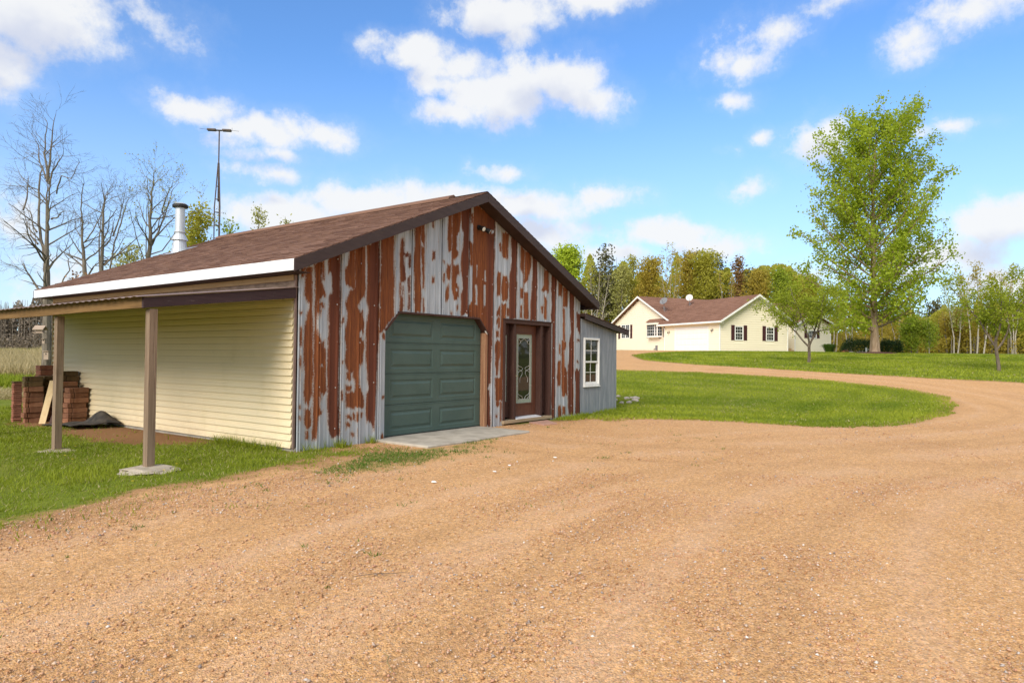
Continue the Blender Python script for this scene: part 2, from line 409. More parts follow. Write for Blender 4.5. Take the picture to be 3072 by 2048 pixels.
def grass_nodes(m):
    v = m.t.nodes.new('ShaderNodeNewGeometry').outputs['Position']
    c = m.mix(m.rng(m.noise(1.3, 5, .6, v), .3, .7), (.13,.175,.014), (.20,.235,.024))
    c = m.mix(m.rng(m.noise(28, 5, .7, v), .35, .7, 0, .75), c, (.075,.11,.012))
    c = m.mix(m.rng(m.noise(.23, 4, .6, v), .5, .75, 0, .55), c, (.23,.225,.045)); c = m.mix(m.rng(m.noise(2.2, 5, .65, v), .58, .78, 0, .55), c, (.26,.20,.085))
    return c, m.noise(45, 5, .75, v)
def soil_col(m):
    v = m.t.nodes.new('ShaderNodeNewGeometry').outputs['Position']
    return m.mix(m.noise(14, 6, .7, v), (.26,.125,.055), (.34,.20,.10))
def lawn_mat():
    m = NT('lawn'); c, h = grass_nodes(m)
    pos = m.t.nodes.new('ShaderNodeNewGeometry').outputs['Position']
    # mown swathes, curving with the drive
    s = m.attr('mow'); c = m.mix(m.rng(m.math('SINE', m.math('ADD', m.math('MULTIPLY', s, 3.6), m.math('MULTIPLY', m.noise(.25, 3, .5, pos), 5.0))), -.6, .7, 0, .25), c, (.26,.28,.05))
    dirt = m.rng(m.math('ADD', m.attr('dirt'), m.math('MULTIPLY_ADD', m.noise(5, 6, .7, pos), 1.1, -.55)), .4, .62)
    c = m.mix(dirt, c, soil_col(m))
    dry = m.rng(m.math('ADD', m.attr('field'), m.math('MULTIPLY_ADD', m.noise(.6, 5, .6, pos), .8, -.4)), .35, .6)
    c = m.mix(dry, c, m.mix(m.noise(1.2, 5, .6, pos), (.30,.24,.10), (.19,.19,.06)))
    return m.done(c, .95, m.bump(h, .8, .03), .1)
def drive_mat():
    m = NT('gravel_drive'); c, h = gravel_nodes(m); g, gh = grass_nodes(m)
    pos = m.t.nodes.new('ShaderNodeNewGeometry').outputs['Position']
    moss = m.math('ADD', m.attr('moss'), m.math('MULTIPLY_ADD', m.noise(2.6, 6, .72, pos), 1.5, -.75))
    c = m.mix(m.rng(moss, .35, .85, 0, .7), c, m.mix(m.noise(30, 4, .7, pos), (.11,.125,.018), (.24,.22,.05)))
    n = m.math('MULTIPLY_ADD', m.noise(8, 5, .7, pos), 1.4, -.7)
    e = m.math('ADD', m.attr('edge'), m.math('MULTIPLY', n, m.attr('fuzz')))
    soilf = m.rng(e, -.3, .35)
    e2 = m.math('ADD', e, m.math('MULTIPLY_ADD', m.noise(5, 4, .6, pos), .25, -.12))
    c = m.mix(soilf, m.mix(.35, soil_col(m), c), c)
    e3 = m.math('MULTIPLY_ADD', m.attr('fuzz'), .34, e2)
    e4 = m.math('ADD', e3, m.math('MULTIPLY', m.attr('fuzz'), m.math('MULTIPLY_ADD', m.noise(24, 4, .7, pos), 1.0, -.5)))
    c = m.mix(m.rng(e4, -.62, .10), g, c)
    return m.done(c, .95, m.bump(h, .55, .012), .15)
M['rust'] = rusty_sheet()
M['lawn'] = lawn_mat(); M['drive'] = drive_mat()
M['siding'] = siding('cream_vinyl', (.79,.655,.42), (.83,.705,.485), (.50,.41,.17), .28)
M['house_siding'] = siding('pale_yellow_vinyl', (.84,.755,.575), (.86,.785,.61), (.74,.66,.44), .15)
M['shingle'] = shingle('brown_shingle', (.085,.042,.030), (.15,.082,.058), (.23,.135,.098))
M['house_shingle'] = shingle('red_brown_shingle', (.165,.085,.057), (.19,.10,.068), (.22,.118,.082))
M['brown_trim'] = mottled('brown_trim', (.045,.028,.026), (.062,.040,.036), 3, .55, .1, 30, stretch=(1,1,6))
M['soffit'] = mottled('brown_soffit', (.040,.022,.018), (.055,.032,.026), 4, .7, .1, 40)
M['white_metal'] = mottled('white_metal', (.78,.80,.83), (.84,.85,.86), 1.2, .28, .03, 4, spec=.6)
M['white'] = mottled('white_paint', (.78,.77,.74), (.84,.83,.80), 3, .5, .04, 40)
M['tan_wood'] = wood('tan_wood', (.50,.33,.17), (.60,.42,.23), (.36,.22,.10), 1)
M['osb'] = mottled('osb', (.17,.12,.09), (.30,.22,.17), 22, .9, .3, 60, stretch=(1,.35,1))
M['concrete'] = mottled('concrete', (.32,.285,.235), (.46,.415,.345), 3.5, .9, .25, 120, .004)
M['found'] = mottled('foundation', (.30,.27,.23), (.40,.37,.31), 4, .95, .35, 60)
M['door_green'] = mottled('green_door_paint', (.056,.096,.080), (.070,.114,.097), 2.0, .48, .05, 50, spec=.4)
M['raw_wood'] = wood('bare_jamb', (.27,.125,.07), (.42,.24,.135), (.16,.08,.04), 2, .85, (.10,.045,.03))
M['post'] = wood('weathered_post', (.19,.13,.085), (.28,.205,.14), (.09,.05,.035), 2)
M['beam'] = wood('treated_beam', (.14,.075,.026), (.22,.125,.048), (.07,.04,.016), 1)
M['purple_beam'] = wood('painted_beam', (.045,.026,.028), (.060,.036,.038), (.03,.018,.02), 0, .8, (.16,.13,.13))
M['porch_roof'] = mottled('porch_metal', (.20,.135,.115), (.29,.20,.17), 5, .5, .05, 30)
M['door_brown'] = wood('brown_door', (.105,.040,.024), (.13,.052,.030), (.07,.027,.018), 2, .5)
M['frame_dark'] = wood('dark_brown_frame', (.055,.026,.020), (.075,.036,.027), (.03,.016,.013), 2, .65, (.20,.12,.085))
M['sill_wood'] = wood('sill_wood', (.34,.25,.15), (.44,.34,.22), (.18,.11,.06), 0)
M['lead'] = mottled('came', (.55,.55,.52), (.65,.65,.62), 10, .4, 0, spec=.6, metal=.4)
M['galv'] = mottled('galvanised', (.19,.215,.245), (.31,.33,.355), 2.2, .5, .12, 60, metal=.25, stretch=(7,7,.6))
M['flue'] = mottled('flue_steel', (.52,.55,.58), (.62,.64,.66), 2, .38, .03, 20, metal=.45, stretch=(14,14,1))
M['black_metal'] = mottled('black_metal', (.015,.014,.014), (.03,.028,.026), 6, .5, .1, 40)
M['tower'] = mottled('tower_steel', (.07,.055,.05), (.12,.09,.075), 9, .6, .1, 40)
M['lamp_glass'] = mottled('lamp_glass', (.7,.7,.66), (.8,.8,.76), 4, .2, 0)
M['brass'] = mottled('brass', (.55,.45,.25), (.62,.52,.3), 4, .3, 0, metal=.8)
M['shutter'] = mottled('shutter', (.060,.018,.020), (.075,.024,.025), 4, .6, .05, 30)
M['paver'] = mottled('paver', (.20,.085,.048), (.30,.15,.085), 7, .95, .4, 70, .006, vary=.22)
M['mossy_paver'] = mottled('mossy_paver', (.075,.05,.022), (.15,.095,.045), 6, .95, .4, 70, .006, vary=.2)
M['red_paver'] = mottled('red_paver', (.26,.10,.065), (.33,.15,.10), 8, .95, .35, 70, .005, vary=.18)
M['pink_slab'] = mottled('pink_slab', (.40,.22,.16), (.47,.28,.21), 6, .95, .2, 90)
M['plywood'] = wood('plywood', (.55,.40,.22), (.63,.49,.29), (.42,.28,.14), 2)
M['mat'] = mottled('rubber_mat', (.035,.033,.032), (.10,.085,.07), 7, .85, .4, 40, .01)
M['flagstone'] = mottled('flagstone', (.32,.27,.20), (.46,.40,.32), 9, .95, .6, 40, .02)
M['white_rock'] = mottled('white_rock', (.36,.31,.26), (.52,.46,.40), 12, .9, .4, 40, .02, vary=.15)
M['bark'] = mottled('bark', (.10,.075,.055), (.19,.15,.115), 9, .95, .6, 30, .03, stretch=(1,1,.25))
M['grey_bark'] = mottled('grey_bark', (.105,.085,.066), (.21,.18,.14), 9, .95, .5, 30, .02, stretch=(1,1,.25))
M['poplar_bark'] = mottled('poplar_bark', (.22,.15,.09), (.34,.25,.17), 6, .95, .8, 12, .08, stretch=(1,1,.22))
M['birch'] = mottled('birch_bark', (.26,.23,.19), (.43,.39,.33), 5, .8, .2, 30, stretch=(.6,.6,3))
M['mulch'] = mottled('mulch', (.06,.025,.018), (.12,.055,.035), 18, .95, .7, 40, .03)
M['dish'] = mottled('dish_grey', (.16,.16,.17), (.22,.22,.23), 4, .5, 0)
M['dish_white'] = mottled('dish_white', (.62,.60,.55), (.70,.68,.63), 4, .5, 0)
M['feeder'] = wood('feeder_wood', (.30,.22,.16), (.42,.33,.26), (.15,.10,.07), 0)
M['orange'] = mottled('orange_plastic', (.42,.15,.07), (.5,.2,.1), 4, .6, .05)
M['litter'] = mottled('litter', (.75,.73,.70), (.82,.8,.78), 5, .8, .2)
M['house_door'] = mottled('white_door', (.80,.76,.72), (.83,.79,.75), 1.5, .5, .03, 20)
def glass(name, col, rough=.03):
    m = NT(name); return m.done(col, rough, m.bump(m.noise(2.5, 2, .5), .02, .02), .5, 0)
M['glass'] = glass('dark_glass', (.018,.020,.018))
M['glass_house'] = glass('house_glass', (.012,.016,.016), .06)
M['frost'] = mottled('frosted_glass', (.26,.33,.27), (.34,.40,.33), 30, .25, .3, 120, .003, spec=.5)
M['leaf_poplar'] = leaf_mat('poplar_leaf', (.21,.285,.018), (.44,.52,.045), .55)
M['leaf_fruit'] = leaf_mat('fruit_leaf', (.20,.25,.016), (.37,.42,.04), .5)
M['leaf_bronze'] = leaf_mat('bronze_leaf', (.33,.25,.035), (.52,.42,.08), .55)
M['leaf_olive'] = leaf_mat('olive_leaf', (.31,.30,.03), (.50,.47,.08), .55)
M['leaf_green'] = leaf_mat('young_leaf', (.19,.26,.02), (.35,.42,.045), .5)
M['leaf_lime'] = leaf_mat('lime_leaf', (.27,.36,.02), (.44,.54,.05))
M['leaf_pale'] = leaf_mat('pale_leaf', (.27,.28,.07), (.44,.43,.15))
M['leaf_rust'] = leaf_mat('rust_leaf', (.20,.11,.035), (.31,.19,.07))
M['needle'] = leaf_mat('pine_needle', (.065,.07,.03), (.14,.135,.055), .3)
M['hedge'] = leaf_mat('yew_leaf', (.018,.04,.010), (.055,.10,.020), .15)
M['twig'] = leaf_mat('twig_mass', (.15,.115,.085), (.25,.205,.155), .15)
M['deadleaf'] = leaf_mat('dead_leaf', (.22,.11,.05), (.36,.21,.11), .2)
M['blade'] = leaf_mat('grass_blade', (.12,.185,.010), (.335,.375,.032), .4)
M['straw'] = leaf_mat('dry_grass', (.34,.27,.13), (.52,.43,.25), .3)
M['weed'] = leaf_mat('weed_leaf', (.06,.13,.012), (.14,.22,.03), .3)
M['dandelion'] = mottled('dandelion', (.75,.5,.02), (.8,.6,.03), 4, .8, 0)

# ------------------------------------------------------------------ ground
GRAVEL = [(-16,-3.4),(-9,-2.7),(-4.25,-1.94),(-3.92,-1.88),(-3.31,-1.68),(-2.73,-1.76),(-1.78,-1.82),(-1.03,-1.6),(-.13,-1.34),(.98,-.64),(1.5,-.05),(4.9,.3),(5.1,-.1),(6.2,-.5),(6.9,-.79),
 (8.04,-1.17),(8.6,-1.79),(9.0,-2.7),(9.17,-3.64),(9.2,-5.03),(9.65,-5.8),(10.7,-6.48),(12.3,-6.9),(15.3,-7.23),(18.5,-7.25),(21.06,-6.87),(22.78,-5.68),(23.85,-2.49),(23.69,.08),(23.2,2.79),(21.7,6),
 (22,9),(24,13),(29,20),(38,28),(50,36),(62,34),(60,20),(56,13.2),(45.2,13.45),(38.6,12.6),(34.6,11.65),(31.3,9.65),(28.9,8.0),(27.34,4.39),(27.05,-1.84),(27.5,-6),(28.1,-8.97),(27.5,-13),(24,-19),(15,-26),(2,-30),(-16,-30)]
def poly_sd(X, Y, poly):
    """signed distance, positive inside"""
    P = np.array(poly, float); inside = np.zeros(X.shape, bool); dmin = np.full(X.shape, 1e9)
    for i in range(len(P)):
        a = P[i]; b = P[(i+1) % len(P)]; e = b-a; L2 = e@e+1e-12
        t = np.clip(((X-a[0])*e[0]+(Y-a[1])*e[1])/L2, 0, 1)
        dmin = np.minimum(dmin, (X-a[0]-t*e[0])**2+(Y-a[1]-t*e[1])**2)
        c = ((a[1] > Y) != (b[1] > Y))
        with np.errstate(divide='ignore', invalid='ignore'):
            inside ^= c & (X < (b[0]-a[0])*(Y-a[1])/(b[1]-a[1]+1e-15)+a[0])
    return np.where(inside, 1, -1)*np.sqrt(dmin)
def fuzz_of(X, Y):
    # the near edge beside the shed is ragged, the drive's other edges are crisp
    f = np.clip(1-(X-5)/4, 0, 1)*np.clip((Y+8)/4, 0, 1)
    return .14+.9*f
TRACKS = [([(-12,-6.6),(-5,-4.4),(0,-3.6),(5,-4.6),(9,-7.4),(14,-9.6),(20,-9.4),(24.5,-6.5),(25.6,-2),(25.4,3)], .78), ([(-12,-10),(-4,-6.9),(2,-6.2),(8,-8.6),(14,-10.8),(21,-10.9),(30,-13)], .78), ([(3.2,-1.2),(3,-4),(6,-8),(12,-11),(22,-13)], .75)]
def line_d(X, Y, L):
    P = np.array(L, float); t = np.linspace(0, len(P)-1, 60); P = np.stack([np.interp(t, np.arange(len(P)), P[:,i]) for i in (0,1)], 1); k = np.ones(9)/9
    P = np.stack([np.convolve(np.pad(P[:,i], 4, mode='edge'), k, 'valid') for i in (0,1)], 1); d = np.full(X.shape, 1e9)
    for a, b in zip(P[:-1], P[1:]):
        e = b-a; q = np.clip(((X-a[0])*e[0]+(Y-a[1])*e[1])/(e@e+1e-9), 0, 1); d = np.minimum(d, (X-a[0]-q*e[0])**2+(Y-a[1]-q*e[1])**2)
    return np.sqrt(d)
def moss_of(X, Y): return np.clip(1-np.abs(Y+1.65-.12*X)/1.3, 0, 1)*np.clip(1-np.abs(X-.5)/3.4, 0, 1)
def track_of(X, Y):
    t = np.zeros(X.shape); b = np.zeros(X.shape)
    for L, g in TRACKS:
        d = line_d(X, Y, L); w = np.clip(1-np.abs(d-g)/.34, 0, 1); t = np.maximum(t, w); b = np.maximum(b, np.maximum(np.clip(1-d/.42, 0, 1), np.clip(1-np.abs(d-g-.72)/.42, 0, 1)*.9))
    return t, b*(t < .15)
def edge_noise(X, Y): return (fbm(X*.8, Y*1.5, 41, 4)-.5)*2.6+(fbm(X*3.5, Y*4.5, 42, 3)-.5)*1.1
def dirt_of(X, Y):
    # worn red soil under the porch and thin soil along the front wall
    d1 = np.clip(1-np.hypot((X+.45)/1.35, (Y-4.1)/3.3), 0, 1)*1.5
    d2 = np.clip(1-np.hypot((X+.7)/1.1, (Y-7.2)/1.6), 0, 1)*1.1
    d3 = np.clip(1-np.hypot((X-5.9)/2.2, (Y+.35)/.55), 0, 1)*.9
    return np.maximum(np.maximum(d1, d2), d3)
def field_of(X, Y):
    d = (X-CAM.x)*FH[0]+(Y-CAM.y)*FH[1]; l = (X-CAM.x)*RH[0]+(Y-CAM.y)*RH[1]
    return np.clip((d-26)/8, 0, 1)*np.clip((-l-6)/4, 0, 1)
def axis(segs):
    out = []
    for a, b, s in segs: out.append(np.arange(a, b-1e-6, s))
    return np.concatenate(out+[[segs[-1][1]]])
gx = axis([(-700,-60,80),(-60,-16,2.2),(-16,30,.2),(30,75,.75),(75,130,2.5),(130,700,60)])
gy = axis([(-700,-60,80),(-60,-30,2.5),(-30,-14,.5),(-14,14,.2),(14,50,.6),(50,130,2.5),(130,700,60)])
GX, GY = np.meshgrid(gx, gy); GZ = terrain(GX, GY)+.02*(fbm(GX*.5, GY*.5, 3)-.5)
near_shed = np.clip(1-np.abs(GX-4)/6, 0, 1)*np.clip(1-np.abs(GY-2)/8, 0, 1)
GZ = GZ-.012*near_shed
SDG = poly_sd(GX, GY, GRAVEL)
nx = len(gx); ny = len(gy)
idx = np.arange(nx*ny).reshape(ny, nx)
Fq = np.stack([idx[:-1,:-1], idx[:-1,1:], idx[1:,1:], idx[1:,:-1]], -1).reshape(-1, 4)
Vg = np.stack([GX, GY, GZ-.05*np.clip((SDG-.05)/.5, 0, 1)], -1).reshape(-1, 3)
lawn = np_mesh('lawn', Vg, Fq, M['lawn'], attrs={'mow': -SDG.ravel(), 'dirt': dirt_of(GX, GY).ravel(), 'field': field_of(GX, GY).ravel()}, smooth=True, kind='structure')
keep = (SDG.ravel()[Fq]+1.1*fuzz_of(GX, GY).ravel()[Fq] > -.55).any(1)
Fd = Fq[keep]; used, inv = np.unique(Fd, return_inverse=True)
Vd = np.stack([GX, GY, GZ], -1).reshape(-1, 3)[used]; s_ = SDG.ravel()[used]
Vd[:, 2] += np.where(s_+1.1*fuzz_of(Vd[:, 0], Vd[:, 1]) > -.35, .004, -.02)
Vd[:, 2] += .018*(fbm(Vd[:, 0]*1.3, Vd[:, 1]*1.3, 9)-.5)*np.clip(s_*2, 0, 1)
trk_, brm_ = track_of(Vd[:, 0], Vd[:, 1]); on_ = (s_ > .2); Vd[:, 2] += on_*(.006*brm_-.006*trk_)
np_mesh('driveway', Vd, inv.reshape(-1, 4), M['drive'], attrs={'edge': s_+edge_noise(Vd[:, 0], Vd[:, 1])*fuzz_of(Vd[:, 0], Vd[:, 1]), 'fuzz': fuzz_of(Vd[:, 0], Vd[:, 1]), 'moss': moss_of(Vd[:, 0], Vd[:, 1]), 'track': trk_, 'berm': brm_}, smooth=True, kind='structure')

